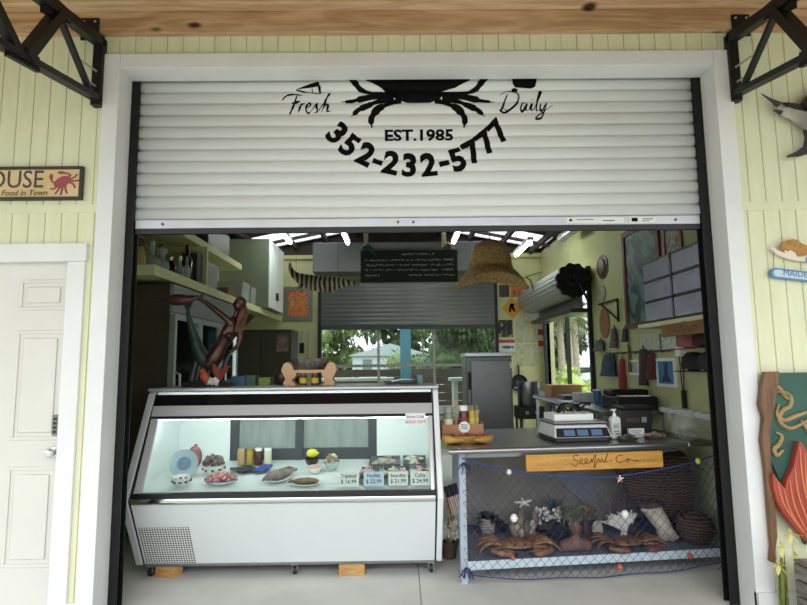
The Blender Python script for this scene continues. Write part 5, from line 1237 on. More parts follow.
# ================================================================ hanging things
GT = thing('carved_alligator', 'black and cream striped carved alligator hanging before the back left wall', 'carving', (-1.06, 3.2, 2.45))
gm_ = bpy.data.materials.new('striped_hide'); gm_.use_nodes = True; n = gm_.node_tree; b = n.nodes['Principled BSDF']; b.inputs['Roughness'].default_value = .6
t_ = n.nodes.new('ShaderNodeTexCoord'); wv = n.nodes.new('ShaderNodeTexWave'); wv.inputs['Scale'].default_value = 5.5; wv.inputs['Distortion'].default_value = 2.5; wv.inputs['Detail'].default_value = 1; rr_ = n.nodes.new('ShaderNodeValToRGB')
rr_.color_ramp.interpolation = 'CONSTANT'; rr_.color_ramp.elements[0].color = lin('26211c'); rr_.color_ramp.elements[1].color = lin('c4b596'); rr_.color_ramp.elements[1].position = .45
n.links.new(t_.outputs['Object'], wv.inputs['Vector']); n.links.new(wv.outputs['Fac'], rr_.inputs[0]); n.links.new(rr_.outputs[0], b.inputs['Base Color'])
def gp(px, py): p = at(px, py, 3.2); return (p.x+1.06, 0, p.z-2.45)
gb = MB(); gb.tube([gp(290, 263), gp(291, 270), gp(296, 276), gp(304, 280), gp(314, 283), (gp(326, 284)), gp(338, 283), gp(347, 282.5), gp(355, 283.5)], [.012, .03, .05, .075, .095, .095, .075, .04, .022], 14, sm=4)
gb.bend(lambda c: Vector((c.x, c.y*.7, c.z))); gb.build('body', gm_, GT, smooth=True)
for px in (301, 304, 329, 332):
    a = gp(px, 285); MB().tube([a, (a[0]-.015, -.05 if px in (301, 329) else .05, a[2]-.06), (a[0]+.01, -.06 if px in (301, 329) else .06, a[2]-.09)], [.025, .018, .012], 8).build('leg', gm_, GT, smooth=True)
a = gp(338, 281); MB().tube([a, (a[0]-.02, 0, a[2]+.08)], [.02, .006], 6).build('crest', gm_, GT)
a = gp(347, 281.5); MB().ell((a[0], -.03, a[2]+.02), (.01, .01, .01)).build('eye', M_blackp, GT)
for px in (296, 338): a = gp(px, 276); MB().tube([a, (a[0], 0, rz(a[0]-1.06)-2.45-.02)], .002, 4).build('hanging_wire', M_black, GT)

MN = thing('menu_board', 'long black chalk menu board hanging in the middle under the roof', 'menu board', (.03, 4.2, 2.6))
MB().box(-.68, .68, -.015, .015, .0, .46).build('board', mat('chalkboard', '14201c', .5), MN)
MB().box(-.69, .69, -.05, .02, -.03, .0, bev=.003).build('ledge', M_alu, MN)
MB().box(-.69, .69, -.02, .02, .46, .50).build('top_rail', mat('board_rail', '6a6d6c', .5, .3), MN)
ch = MB(); r = random.Random(31)
for row, z in enumerate((.40, .315, .245, .175, .10)):
    for (x0, x1) in (((-.1, .35),) if row == 0 else ((-.62, .0), (.02, .62)) if row < 4 else ((-.62, -.42), (.0, .62))):
        x = x0
        while x < x1:
            L = r.uniform(.012, .02)
            if r.random() < .84:
                zz = [z+r.uniform(-.012, .02) for _ in range(4)]
                ch.ribbon([(x+L*k/3*1.2, zz[k]) for k in range(4)], .007, -.0155, 0)
            x += L*1.35
ch.build('chalk_writing', mat('chalk', 'c3cbbd', .8), MN)
for px in (366, 444): 
    p = at(px, 245, 4.2); MB().box(p.x-.03-.03, p.x+.03-.03, -.02, .02, .50, rz(p.x)-2.6-.015).build('hanger', mat('hanger_wood', '8f8a70', .7), MN)
MB().ico((-.6, -.03, .5), (.09, .04, .05), .014, 2).tube([(-.6, -.03, .52), (-.5, -.04, .42), (-.45, -.03, .36)], [.03, .02, .006], 7).build('lizard_ornament', mat('lizard_green', '2d4740', .6), MN, smooth=True)
MB().ico((.56, -.03, .52), (.05, .04, .035), .008, 2).build('small_ornament', mat('ornament_brown', '6d5144', .6), MN, smooth=True)

HT = thing('straw_hat', 'giant woven straw hat hanging right of the menu board', 'hat', (1.0, 3.2, 2.42))
M_straw = bpy.data.materials.new('woven_straw'); M_straw.use_nodes = True; n = M_straw.node_tree; b = n.nodes['Principled BSDF']; b.inputs['Roughness'].default_value = .8
t_ = n.nodes.new('ShaderNodeTexCoord'); vo = n.nodes.new('ShaderNodeTexVoronoi'); vo.inputs['Scale'].default_value = 42; rr_ = n.nodes.new('ShaderNodeValToRGB'); rr_.color_ramp.elements[0].color = lin('f0cf94'); rr_.color_ramp.elements[1].color = lin('a57b45'); rr_.color_ramp.elements[1].position = .95
n.links.new(t_.outputs['Object'], vo.inputs['Vector']); n.links.new(vo.outputs['Distance'], rr_.inputs[0]); n.links.new(rr_.outputs[0], b.inputs['Base Color'])
bp = n.nodes.new('ShaderNodeBump'); bp.inputs['Strength'].default_value = .5; bp.inputs['Distance'].default_value = .01; bp.invert = True; n.links.new(vo.outputs['Distance'], bp.inputs['Height']); n.links.new(bp.outputs[0], b.inputs['Normal'])
hb_ = MB(); prof = [(.0, .53), (.1, .53), (.19, .49), (.235, .40), (.255, .26), (.275, .17), (.33, .12), (.40, .06), (.455, .0), (.45, -.006), (.39, .05), (.32, .108), (.26, .16), (.24, .26), (.22, .39), (.17, .475), (.0, .51)]
hb_.lathe(prof, seg=40, sy=.85)
hb_.bend(lambda c: Vector((c.x+.02*c.z, c.y, c.z+.10*max(0, -c.x-.25)*0+(.09-.75*c.x*c.x)*max(0, min(1, (.26-c.z)/.2)))))
hb_.build('woven_shell', M_straw, HT, smooth=True)
MB().tube([(.0, 0, .50), (.0, 0, rz(1.0)-2.42-.02)], .004, 5).build('hanging_cord', M_black, HT)
MB().tube([(.40, -.1, .07), (.46, -.1, .03), (.50, -.1, -.12)], [.012, .012, .008], 6).tube([(.4, -.1, .07), (.62, -.05, .14)], .006, 6).build('trailing_strap', mat('strap_straw', 'b3a070', .7), HT)

# tube lights
def tube_light(lab, x, y0, y1, z):
    t = thing('tube_light', lab, 'ceiling light', (x, (y0+y1)/2, z), 0, 'tube lights under the roof'); L = (y1-y0)/2
    MB().box(-.04, .04, -L, L, .02, .07, bev=.006).build('housing', M_white, t)
    MB().tube([(0, -L+.02, .005), (0, L-.02, .005)], .026, 10).build('tube', mat('tube_glow', 'f6fff4', emit=18), t, smooth=True)
    H = rz(x)-z-.02
    for s in (-1, 1): MB().tube([(0, s*L*.8, .07), (0, s*L*.8, H)], .004, 5).build('hanger', M_black, t)
tube_light('tube light left of the menu board, nearer the middle', -.90, 4.0, 4.95, 3.33)
tube_light('tube light over the striped alligator at far left', -1.80, 4.3, 5.0, 3.36)
tube_light('tube light above the left edge of the straw hat', .74, 4.0, 4.95, 3.33)
tube_light('tube light above the right brim of the straw hat', 1.68, 3.9, 4.85, 3.10)
def exhaust():
    t = thing('metal_duct', 'silver round duct running along the top of the right wall', 'duct', (2.2, 3.0, 3.2))
    MB().tube([(0, -1.2, 0), (0, 1.2, .02)], .07, 14).build('pipe', M_alu, t, smooth=True)
    for y in (-.9, .9): MB().box(-.01, .01, y-.02, y+.02, .06, rz(2.2)-3.2-.02).build('strap', M_black, t)
exhaust()

# ================================================================ back wall right: posters, steel locker, stove
def poster(lab, px0, py0, px1, py1, m_, Y=6.298, name='poster', th=.006):
    a, b = at(px0, py0, Y), at(px1, py1, Y)
    return tag(MB().box(min(a.x, b.x), max(a.x, b.x), Y-th, Y-.001, b.z, a.z).build(name, m_), lab, name.replace('_', ' '))
poster('dark square poster at the top left of the back wall cluster', 499, 285, 509.5, 297, art('dark_poster', ('1c1a18', '3b332c', '57493a'), 9))
poster('bright red and orange poster beside the dark square one', 510.5, 284, 526, 297, art('red_orange_poster', ('b7352b', 'd6722f', '3f3f34', 'c9b07a'), 7))
a = at(512, 308, 6.29)
t = thing('warning_sign', 'yellow diamond road sign with a black figure on the back wall', 'sign', (a.x, 6.294, a.z))
MB().prism([(-.19, 0), (0, -.19), (.19, 0), (0, .19)], -.006, 0).build('plate', mat('sign_amber', 'c98f2a', .5), t)
MB().prism([(-.06, -.07), (-.02, -.07), (-.01, 0), (.03, -.07), (.06, -.06), (.03, .03), (.05, .06), (.02, .08), (-.03, .08), (-.05, .02)], -.008, -.006).build('black_figure', M_ltr, t)
poster('pale blue poster with faint lettering right of the yellow diamond sign', 525, 302, 541, 319, art('pale_blue_poster', ('a9bdc4', 'd3dcdc', '5f8494'), 10))
poster('black poster with pale figures below the yellow diamond sign', 498, 320, 513, 337, art('black_poster', ('141414', '2a2828', 'b5aca0'), 7))
a, b = at(498, 339, 6.29), at(515.5, 351.5, 6.29)
t = thing('notice_sign', 'white notice with a red heading band and a fish outline on the back wall', 'sign', ((a.x+b.x)/2, 6.294, b.z)); hw = (b.x-a.x)/2; hh = a.z-b.z
MB().box(-hw, hw, -.005, 0, 0, hh).build('plate', mat('notice_white', 'cdd0cf', .5), t); MB().box(-hw*.95, hw*.95, -.007, -.005, hh*.68, hh*.95).build('red_band', M_red, t)
MB().ell((0, -.006, hh*.35), (hw*.6, .003, hh*.13)).prism([(hw*.5, hh*.35), (hw*.8, hh*.5), (hw*.8, hh*.2)], -.008, -.006).build('fish_outline', mat('fish_ink', '4f5f6a', .6), t)
poster('yellowed paper chart pinned right of the red-banded notice', 515.5, 321, 536.5, 342.5, art('paper_chart', ('b9ba98', 'a9ac88', '8e926f'), 6)); poster('lower yellowed paper chart below the first chart', 516, 344, 537, 366, art('paper_chart', ('b9ba98',)), name='poster')
a, b = at(538, 301, 6.29), at(542.5, 352, 6.29)
t = thing('striped_banner', 'narrow red and white striped banner beside the side opening', 'banner', ((a.x+b.x)/2, 6.294, b.z)); H = a.z-b.z
for k in range(9): MB().box(-.045, .045, -.008, 0, H*k/9, H*(k+1)/9-.001).build('stripe', M_red if k % 2 else mat('banner_white', 'c9c4b8', .7), t)
LK = thing('steel_locker', 'grey steel double-handled cabinet standing right of the rear opening', 'locker', (1.0, 3.75, 0))
W(MB().box(.715, 1.285, 3.5, 4.0, .0, 1.55, bev=.01), LK).build('body', mat('locker_grey', '717474', .4, .5, var=.06), LK)
W(MB().box(.77, 1.265, 3.475, 3.499, .08, 1.50, bev=.006), LK).build('door', mat('locker_door', '7b7e7d', .35, .5, var=.06), LK)
W(MB().box(.70, 1.30, 3.48, 4.0, 1.551, 1.60, bev=.006), LK).build('top_cap', M_alu, LK)
W(MB().tube([(.745, 3.46, 1.15), (.745, 3.43, 1.17), (.745, 3.43, 1.34), (.745, 3.46, 1.36)], .012, 8), LK).build('handle', M_black, LK)
for z in (.3, 1.4): W(MB().box(1.255, 1.283, 3.465, 3.475, z, z+.08), LK).build('hinge', M_alu, LK)
ST = thing('gas_burner', 'low black gas burner stand carrying the steel stock pot', 'burner', (1.5, 3.6, 0))
MB().box(-.16, .16, -.15, .15, .78, .93, bev=.006).build('body', mat('burner_dark', '33312f', .5, .4), ST)
for x in (-.13, .13):
    for y in (-.12, .12): MB().tube([(x, y, 0), (x, y, .78)], .015, 8).build('leg', M_black, ST)
for x in (-.06, .06): MB().tube([(x, -.15, .86), (x, -.18, .86)], .022, 12).build('knob', M_alu, ST)
PT_ = thing('stock_pot', 'tall steel stock pot on the gas burner', 'pot', (1.5, 3.6, .9305))
MB().lathe([(0, 0), (.13, 0), (.135, .01), (.135, .29), (.142, .295), (.142, .3), (.128, .3), (.128, .02), (0, .02)], seg=28).build('body', M_steel, PT_, smooth=True)
for s in (-1, 1): MB().tube([(s*.135, -.04, .22), (s*.17, -.03, .225), (s*.17, .03, .225), (s*.135, .04, .22)], .007, 7).build('handle', M_steel, PT_)
p = at(519, 383, 6.28); t = thing('frying_pan', 'round black frying pan hanging on the back wall above the stock pot', 'pan', (p.x, 6.26, p.z-.13))
MB().lathe([(0, 0), (.13, 0), (.15, .04), (.145, .04), (.125, .006), (0, .006)], (0, .03, .13), 24, Matrix.Rotation(PI/2, 4, 'X')).build('dish', M_black, t, smooth=True); MB().tube([(0, .01, .26), (0, .01, .44)], .014, 8).build('handle', M_black, t)
WT = thing('white_table', 'white-topped work table behind the display case near the locker', 'table', (.45, 2.6, 0))
MB().box(-.5, .24, -.3, .3, .96, 1.0, bev=.006).build('top', M_white, WT)
for x in (-.45, .19):
    for y in (-.25, .25): MB().tube([(x, y, 0), (x, y, .96)], .02, 8).build('leg', M_alu, WT)

# ================================================================ right wall
XW = 2.449
BC = thing('back_counter', 'long steel side counter along the right wall', 'counter', (2.1, 3.3, 0))
W(MB().box(1.80, 2.44, 1.9, 5.6, .96, 1.0, bev=.006), BC).build('top', M_steelr, BC)
for x in (1.84, 2.40):
    for y in (1.95, 3.7, 5.5): W(MB().box(x-.02, x+.02, y-.02, y+.02, 0, .96), BC).build('leg', M_alu, BC)
W(MB().box(1.84, 2.42, 1.93, 5.52, .3, .33), BC).build('lower_shelf', M_steelr, BC)
def cbox(lab, px, Y, X_, wx, wy, h, m_, z=1.0005, name='box', cat='box'):
    return tag(MB().box(-wx/2, wx/2, -wy/2, wy/2, 0, h, bev=.004).build(name, m_, loc=(X_, Y, z)), lab, cat)
cbox('brown cardboard box on the far end of the side counter', 570, 4.3, 2.15, .42, .35, .16, mat('cardboard', 'a9805a'), name='cardboard_box')
cbox('lower dark tray of papers before the cardboard box', 575, 3.75, 2.12, .34, .3, .05, mat('paper_tray', '4c4e50', .5), name='paper_tray', cat='tray')
cbox('pile of white papers on the side counter', 590, 3.3, 2.15, .3, .26, .10, mat('paper_white', 'c9ccce', .7, var=.1), name='paper_pile', cat='papers')
def cup(lab, X_, Y, r, h, m_, lid=None, z=1.0005):
    t = thing('cup', lab, 'cup', (X_, Y, z)); MB().lathe([(0, 0), (r*.8, 0), (r, h), (r*.93, h), (r*.75, .01), (0, .01)], seg=18).build('body', m_, t, smooth=True)
    if lid: MB().lathe([(r*1.03, h), (r*1.03, h+.012), (0, h+.014)], seg=18).build('lid', lid, t, smooth=True)
cup('blue tumbler on the side counter beside the papers', 2.1, 2.85, .045, .15, mat('cup_blue', '3f6f9a', .4), M_wplast)
cup('red cup on the side counter right of the blue tumbler', 2.2, 2.72, .045, .15, M_red)
t = thing('black_printer', 'black printer with white paper slot on the side counter', 'printer', (2.18, 2.2, 1.0005), R_(0))
MB().box(-.2, .2, -.2, .2, 0, .13, bev=.012).build('body', M_blackp, t); MB().box(-.16, .12, -.22, -.1, .131, .14).build('paper', M_wplast, t); MB().box(-.19, .19, -.05, .19, .131, .19, bev=.02).build('top_cover', M_black, t)
# wall things, parallel to the right wall
def wall_pic(name, lab, px0, px1, py0, py1, m_, frame=None, fw_=.035, cat='picture', X_=XW, dpt=.02):
    a, b = atx(px0, (py0+py1)/2, X_), atx(px1, (py0+py1)/2, X_); mid = (px0+px1)/2
    zt, zb = atx(mid, py0, X_).z, atx(mid, py1, X_).z
    y1, y0 = a.y, b.y
    t = thing(name, lab, cat, (X_, (y0+y1)/2, zb), 0); L, H = (y1-y0)/2, zt-zb
    if frame:
        MB().box(-dpt, 0, -L, L, 0, fw_).box(-dpt, 0, -L, L, H-fw_, H).box(-dpt, 0, -L, -L+fw_, fw_, H-fw_).box(-dpt, 0, L-fw_, L, fw_, H-fw_).build('frame', frame, t)
        MB().box(-dpt*.5, 0, -L+fw_, L-fw_, fw_, H-fw_).build('picture', m_, t)
    else: MB().box(-.006, 0, -L, L, 0, H).build('sheet', m_, t)
    return t, L, H
M_rbf = wood('redbrown_frame', '7d4a34', '5b3222', 'Z')
t, L, H = wall_pic('large_poster', 'big teal and brown picture in a red-brown frame on the right wall', 625.5, 663, 222, 327, art('teal_poster', ('131c1b', '24484a', '1c2b2c', '5d8a86', '6b4a32', '241d1a'), 2.2, 1.5), M_rbf, .06, 'picture', dpt=.03)
wall_pic('picture', 'colourful Christmas-like picture in a red frame right of the big teal picture', 663.5, 683, 218, 262, art('festive_art', ('2c3a2c', '8e3b33', 'b5a99a', '3f5a3d', '2a2420'), 6, 3), mat('red_frame', '7a2f28', .5), .05)
wall_pic('certificate', 'pale certificate sheet on the right wall, left of the two', 641, 660, 334, 352, art('cert_pale', ('b9bd9c', 'c6c9b0', '9da08a'), 12), None)
wall_pic('certificate', 'white certificate in thin frame on the right wall beside the first', 661.5, 679, 333, 351, art('cert_white', ('c9cbbb', 'd4d6c9', 'a2a595'), 12), mat('thin_frame', '6e6a5a', .5), .015)
t, L, H = wall_pic('framed_print', 'white-framed blue print of a tall tower shape on the right wall', 658, 677, 358, 387, art('blue_print', ('2d5878', '4a83a8', '76a9c2'), 2, .5), M_white, .03, 'picture')
MB().prism([(-L*.45, .05), (L*.45, .05), (L*.12, H*.45), (.03, H*.85), (-.03, H*.85), (-L*.12, H*.45)], -.0185, -.0105, 'YZ').build('tower_silhouette', mat('tower_blue', '1c3c55', .6), t)
wall_pic('small_print', 'small white-bordered print on the right wall behind the hanging tools', 631, 640, 360, 375, art('grey_print', ('8d9086', 'b5b8ac', '5d6058'), 8), M_white, .02)
def wall_oval(lab, px, py, ry, rz_, m_, name='plaque', cat='plaque', rim=None):
    p = atx(px, py, XW); t = thing(name, lab, cat, (XW, p.y, p.z-rz_))
    MB().lathe([(0, -.03), (.6, -.035), (1, -.012), (1, 0), (0, 0)], seg=28).bend(lambda c: Vector((c.z, c.x*ry, c.y*rz_+rz_))).build('disc', m_, t, smooth=True)
    if rim: MB().lathe([(.72, -.037), (.76, -.037), (.76, -.03), (.72, -.03), (.72, -.037)], seg=28).bend(lambda c: Vector((c.z, c.x*ry, c.y*rz_+rz_))).build('ring', rim, t)
wall_oval('dark brown oval wood plaque high on the right wall', 603, 267, .17, .15, mat('plaque_brown', '5e463c', .5, var=.2), rim=mat('plaque_dark', '2f2521', .6))
wall_oval('small pale decorated plate on the right wall below the oval plaque', 603, 293, .10, .10, art('plate_art', ('9a968a', 'b5b0a4', '6d6a63'), 14), 'wall_plate', 'plate')
wall_oval('orange-brown turtle-shell shaped disc on the right wall', 605, 323, .16, .19, mat('shell_orange', '9c6a3f', .5, c2='7a4c2c', scale=8), 'turtle_shell', 'shell')
t = thing('wall_bracket', 'black triangular metal bracket on the right wall beside the side opening', 'bracket', (XW, 3.35, 2.1))
a = atx(600, 299, XW); b = atx(619, 299, XW); c = atx(619, 322, XW)
t.location = (XW, b.y, c.z)
hy, hz = a.y-b.y, b.z-c.z
MB().tube([(-.02, 0, 0), (-.02, 0, hz)], .013, 6).build('upright', M_black, t); MB().tube([(-.02, 0, hz), (-.02, hy, hz)], .012, 6).build('arm', M_black, t); MB().tube([(-.02, 0, .02), (-.02, hy*.9, hz)], .012, 6).build('brace', M_black, t)
# hanging rail with hats, tools and cloths
t = thing('hook_rail', 'thin dark hook rail along the right wall above the hanging tools', 'rail', (XW, 2.4, 1.56))
MB().box(-.025, 0, -.62, 1.0, 0, .02).build('rail', M_black, t)
for y in (-.5, -.2, .1, .4, .7): MB().tube([(-.02, y, .005), (-.05, y, -.01), (-.05, y, .015)], .004, 5).build('hook', M_black, t)
def hanging(name, lab, cat, px, py0, py1, wy, m_, off=.05, top=.5, seed=1):
    p = atx(px, py0, XW-.0); q_ = atx(px, py1, XW); t = thing(name, lab, cat, (XW, p.y, q_.z)); H = p.z-q_.z; r = random.Random(seed)
    rings = []
    for k in range(6):
        f = k/5; ww = wy*(1-(1-top)*f)*(.9+.2*r.random())
        rings.append([Vector((-.004-off*(1-.4*f)*(.5-.5*math.cos(2*PI*j/12)), ww/2*math.sin(2*PI*j/12)+.01*r.uniform(-1, 1), H*f*.97)) for j in range(12)])
    MB().loft(rings).build('body', m_, t, smooth=True)
    MB().tube([(-.02, -.02, H*.96), (-.02, 0, H+.03), (-.02, .02, H*.96)], .004, 5).build('strap', M_black, t)
hanging('blue_bag', 'dark blue bag hanging on the right wall near the side opening', 'bag', 612, 354, 376, .42, mat('bag_blue', '2a3c58', .7, c2='1f2a3d', scale=10), .12, .7, 2)
hanging('red_cloth', 'red cloth hanging next to the dark blue bag', 'cloth', 624, 358, 388, .14, mat('cloth_red', '8e2f2e', .8), .07, .6, 3)
hanging('red_apron', 'dark red apron hanging right of the tools on the wall', 'apron', 653, 352, 379, .2, mat('apron_red', '5d2224', .8), .06, .8, 4)
hanging('dark_tool_bundle', 'bundle of dark brown tools hanging in the middle of the right wall', 'tools', 645, 348, 385, .16, mat('tool_brown', '3b2c28', .7, var=.3, scale=30), .07, .9, 5)
hanging('grey_cloth', 'grey bundle hanging below the turtle-shell disc', 'cloth', 602, 340, 351, .3, mat('cloth_grey', '5d605e', .8, var=.3, scale=20), .1, .7, 6)
hanging('wooden_paddle', 'narrow brown wooden paddle hanging left of the small print', 'paddle', 630, 346, 372, .06, mat('paddle_brown', '6d4a33', .6), .03, .9, 7)
hanging('dark_ornament', 'small dark ornament hanging above the hook rail', 'ornament', 627, 328, 342, .12, mat('orn_dark', '2a2a2e', .6), .06, .8, 8)
hanging('net_float_string', 'string of mixed small floats hanging right of the turtle-shell disc', 'floats', 616, 328, 348, .13, mat('float_mix', '7a6a62', .6, c2='2f2f33', scale=40), .08, .8, 9)
def cap(lab, px, py, m_, name='cap'):
    p = atx(px, py, XW-.12); t = thing(name, lab, 'cap', (XW-.12, p.y, p.z-.05))
    b = MB().lathe([(.095, 0), (.1, .04), (.09, .10), (.055, .135), (0, .145)], seg=20); b.build('crown', m_, t, smooth=True)
    br = MB(); br.loft([[Vector((-.095*math.cos(a)-.0, .095*math.sin(a), .0)) for a in [k*PI/10-PI/2 for k in range(11)]]+[Vector((-.095*math.cos(a)-.075*max(0, math.cos(a)), .09*math.sin(a), -.02)) for a in [PI/2-k*PI/10 for k in range(11)]], [Vector((-.095*math.cos(a), .095*math.sin(a), .008)) for a in [k*PI/10-PI/2 for k in range(11)]]+[Vector((-.095*math.cos(a)-.075*max(0, math.cos(a)), .09*math.sin(a), -.012)) for a in [PI/2-k*PI/10 for k in range(11)]]])
    br.build('visor', m_, t, smooth=True); MB().tube([(.095, 0, .06), (.118, 0, .08)], .006, 6).build('peg', M_black, t)
cap('salmon pink cap on a hook below the plank on the right wall', 690, 341, mat('cap_pink', '9a6258', .8)); cap('black cap with dark red front on a hook right of the pink cap', 706, 339, mat('cap_maroon', '3d2426', .8)); cap('black cap hanging below the pink cap', 694, 363, mat('cap_black', '1e1e20', .8)); cap('dark grey cap at the end beside the right track', 711, 363, mat('cap_grey', '2b2b2d', .8))
p = atx(684, 352, XW); t = thing('wired_sensor', 'small white wall box with two hanging black wires and a plug', 'wall box', (XW, p.y, 1.05))
MB().box(-.06, 0, -.05, .05, p.z-1.05-.04, p.z-1.05+.05, bev=.008).build('box', M_wplast, t)
h_ = p.z-1.05-.04
MB().tube([(-.03, .03, h_), (-.03, .02, h_*.5), (-.03, 0, .15)], .005, 5, sm=4).build('wire', M_black, t); MB().tube([(-.03, -.03, h_), (-.03, -.02, h_*.5), (-.03, 0, .15)], .005, 5, sm=4).build('wire', M_black, t); MB().box(-.045, -.01, -.015, .015, .0, .16).build('plug', M_blackp, t)
# shelf with drawer towers
DSH = thing('wall_shelf', 'pale yellow shelf on the right wall carrying the clear drawer towers', 'shelf', (2.25, 1.0, 1.76))
W(MB().box(2.06, 2.449, .22, 1.62, 1.765, 1.80, bev=.003), DSH).build('board', M_shelf, DSH)
for y in (.35,): W(MB().bar((2.44, y, 1.5), (2.12, y, 1.75), .03, .03), DSH).build('brace', M_shelf, DSH)
M_dw = mat('drawer_clear', 'b4b7c8', .3, alpha=.55, var=.12, scale=5)
for i, (y0, y1, lab) in enumerate(((.97, 1.46, 'black-framed tower of three clear drawers, farther one on the right shelf'), (.40, .955, 'black-framed tower of three clear drawers, nearer one beside the right track'))):
    t = thing('drawer_tower', lab, 'drawers', (2.25, (y0+y1)/2, 1.8005), 0, None); L = (y1-y0)/2
    fm_ = MB().box(-.18, .19, -L, -L+.012, 0, .54).box(-.18, .19, L-.012, L, 0, .54).box(.17, .19, -L+.012, L-.012, 0, .54)
    for z in (0, .175, .35, .525): fm_.box(-.185, .17, -L+.012, L-.012, z, z+.014)
    fm_.build('frame', M_blackp, t)
    for k in range(3):
        z = .018+k*.175; d = MB().box(-.195, -.183, -L+.016, L-.016, z, z+.152, bev=.006).box(-.183, .15, -L+.02, L-.02, z, z+.008).box(-.183, .15, -L+.02, -L+.026, z+.008, z+.13).box(-.183, .15, L-.026, L-.02, z+.008, z+.13); d = d.build('drawer', M_dw, t); MB().box(-.203, -.1955, -.06, .06, z+.125, z+.14, bev=.003).build('handle', M_dw, d)
        cm_ = MB(); r = random.Random(i*3+k)
        for j in range(7): cm_.ico((r.uniform(-.1, .08), r.uniform(-L*.7, L*.7), z+.06), (.05, .07, .045), .006, 1)
        cm_.build('contents', mat('drawer_stuff', '8784a6', .7, c2='5d6068', scale=6), d)
a = atx(663, 325, 2.05); b = atx(711, 323, 2.05)
t = thing('wooden_plank_sign', 'narrow brown wooden plank with faint lettering under the drawer shelf', 'sign', (2.045, (a.y+b.y)/2, 1.665)); L = (a.y-b.y)/2
MB().box(-.012, .008, -L, L, 0, .098, bev=.003).build('plank', wood('brown_plank', '8a6238', '6d4a28', 'Y', 2), t); MB().box(-.008, .004, -.02, .02, .0981, .1015).build('hanger', M_black, t)
fs = MB(); r = random.Random(17)
y = -L*.75
pts = []
while y < L*.75: pts.append((y, .05+r.uniform(-.022, .022))); y += .02
pr_ = None
for (y, z) in pts:
    cur = (fs.bm.verts.new((-.0125, y, z-.004)), fs.bm.verts.new((-.0125, y+.002, z+.004)))
    if pr_: fs.bm.faces.new((pr_[0], pr_[1], cur[1], cur[0]))
    pr_ = cur
fs.build('faint_script', mat('plank_script', '57391f', .7), t)
t = thing('window_ledge', 'low white ledge along the right wall behind the glass jar', 'ledge', (2.38, 1.4, 0)); 
W(MB().box(2.32, 2.449, .9, 1.85, 1.0, 1.045, bev=.004), t).build('top', M_white, t); W(MB().box(2.34, 2.449, .93, 1.82, 0, .999), t).build('front_panel', mat('ledge_panel', 'b9bb9a', .7), t)

# ================================================================ on top of the display case
CZ = 1.3105
MY = 1.08
MM = thing('mermaid_statue', 'bronze mermaid statue with green tail holding a fish, on the left of the case top', 'statue', (at(205, 388, MY).x, MY, CZ))
def mp(px, py, dy=0): p = at(px, py, MY); return (p.x-MM.location.x, dy, p.z-CZ)
M_brz = mat('bronze_brown', '4a2d21', .3, .35, c2='2f1c15', scale=12); M_verd = mat('verdigris', '364a43', .45, .3, c2='222d2a', scale=16)
m = MB()
m.tube([mp(207, 366), mp(214, 358), mp(220, 348), mp(226, 338), mp(231, 328), mp(235, 318)], [.062, .066, .052, .058, .062, .03], 14, sm=4)
m.tube([mp(234, 320), mp(237, 312)], [.022, .02], 10); m.ell(mp(238.5, 305), (.042, .045, .052)); m.ell((mp(234.5, 304.5)[0], -.02, mp(234.5, 304.5)[2]), (.012, .02, .01))
m.ell((mp(226, 333)[0], -.04, mp(226, 333)[2]), (.03, .03, .03)).ell((mp(231, 336)[0], -.045, mp(231, 336)[2]), (.03, .03, .03))
m.tube([mp(232, 323, -.03), mp(222, 314, -.05), mp(212, 306, -.06), mp(203, 300, -.07), mp(196, 298, -.07)], [.028, .026, .022, .018, .014], 10, sm=3)
m.tube([mp(236, 322, .03), mp(239, 334, .03), mp(237, 346, .02), mp(230, 352, -.03)], [.028, .024, .02, .014], 10, sm=3)
for k in range(4): m.tube([mp(197, 298-.4*k, -.07), mp(193-k*.3, 298.5-k*.8, -.075+.008*k), mp(190-k*.2, 299.5-k*1.1, -.07+.008*k)], [.007, .006, .003], 6)
m.build('body', M_brz, MM, smooth=True, remesh=.008)
hr = MB(); hr.ell((mp(240, 303)[0], .012, mp(240, 303)[2]), (.05, .05, .055))
for k in range(7): hr.tube([mp(239+k*.4, 300, .02), mp(244, 308, .03-.01*k), mp(244-k*.5, 320, .02-.012*k), mp(242-k*.8, 332, .0-.01*k)], [.02, .02, .016, .006], 8, sm=3)
hr.build('hair', mat('bronze_hair', '6d4230', .4, .3, c2='45291e', scale=14), MM, smooth=True)
tl = MB(); tl.tube([mp(209, 364), mp(203, 358), mp(198, 348), mp(194, 335), mp(190, 322), mp(188, 311)], [.062, .058, .048, .036, .024, .014], 12, sm=4)
tl.prism([(mp(188, 313)[0], mp(188, 313)[2]), (mp(182, 300)[0], mp(182, 300)[2]), (mp(188, 304)[0], mp(188, 304)[2]), (mp(194, 299)[0], mp(194, 299)[2])], -.012, .012)
tl.build('tail', M_verd, MM, smooth=True)
kl = MB()
for (a, b, c, d) in ((mp(195, 388), mp(198, 374), mp(201, 362), mp(206, 352)), (mp(190, 388, .03), mp(192, 372, .03), mp(196, 356, .03), mp(193, 342, .03)), (mp(203, 388, -.03), mp(207, 376, -.03), mp(204, 366, -.02), mp(210, 358, 0)), (mp(216, 388, .05), mp(220, 374, .05), mp(224, 362, .05), mp(230, 350, .05)), (mp(200, 388, .02), mp(202, 380, .03), mp(208, 368, .05), mp(204, 350, .05))):
    kl.tube([a, b, c, d], [.03, .024, .02, .008], 8, sm=4)
kl.build('kelp_stand', M_verd, MM, smooth=True)
fsh = MB(); fsh.tube([mp(160, 304, -.08), mp(168, 301.5, -.08), mp(178, 301, -.08), mp(188, 301, -.08), mp(197, 300, -.08), mp(202, 297, -.08)], [.005, .022, .045, .042, .02, .012], 12, sm=4)
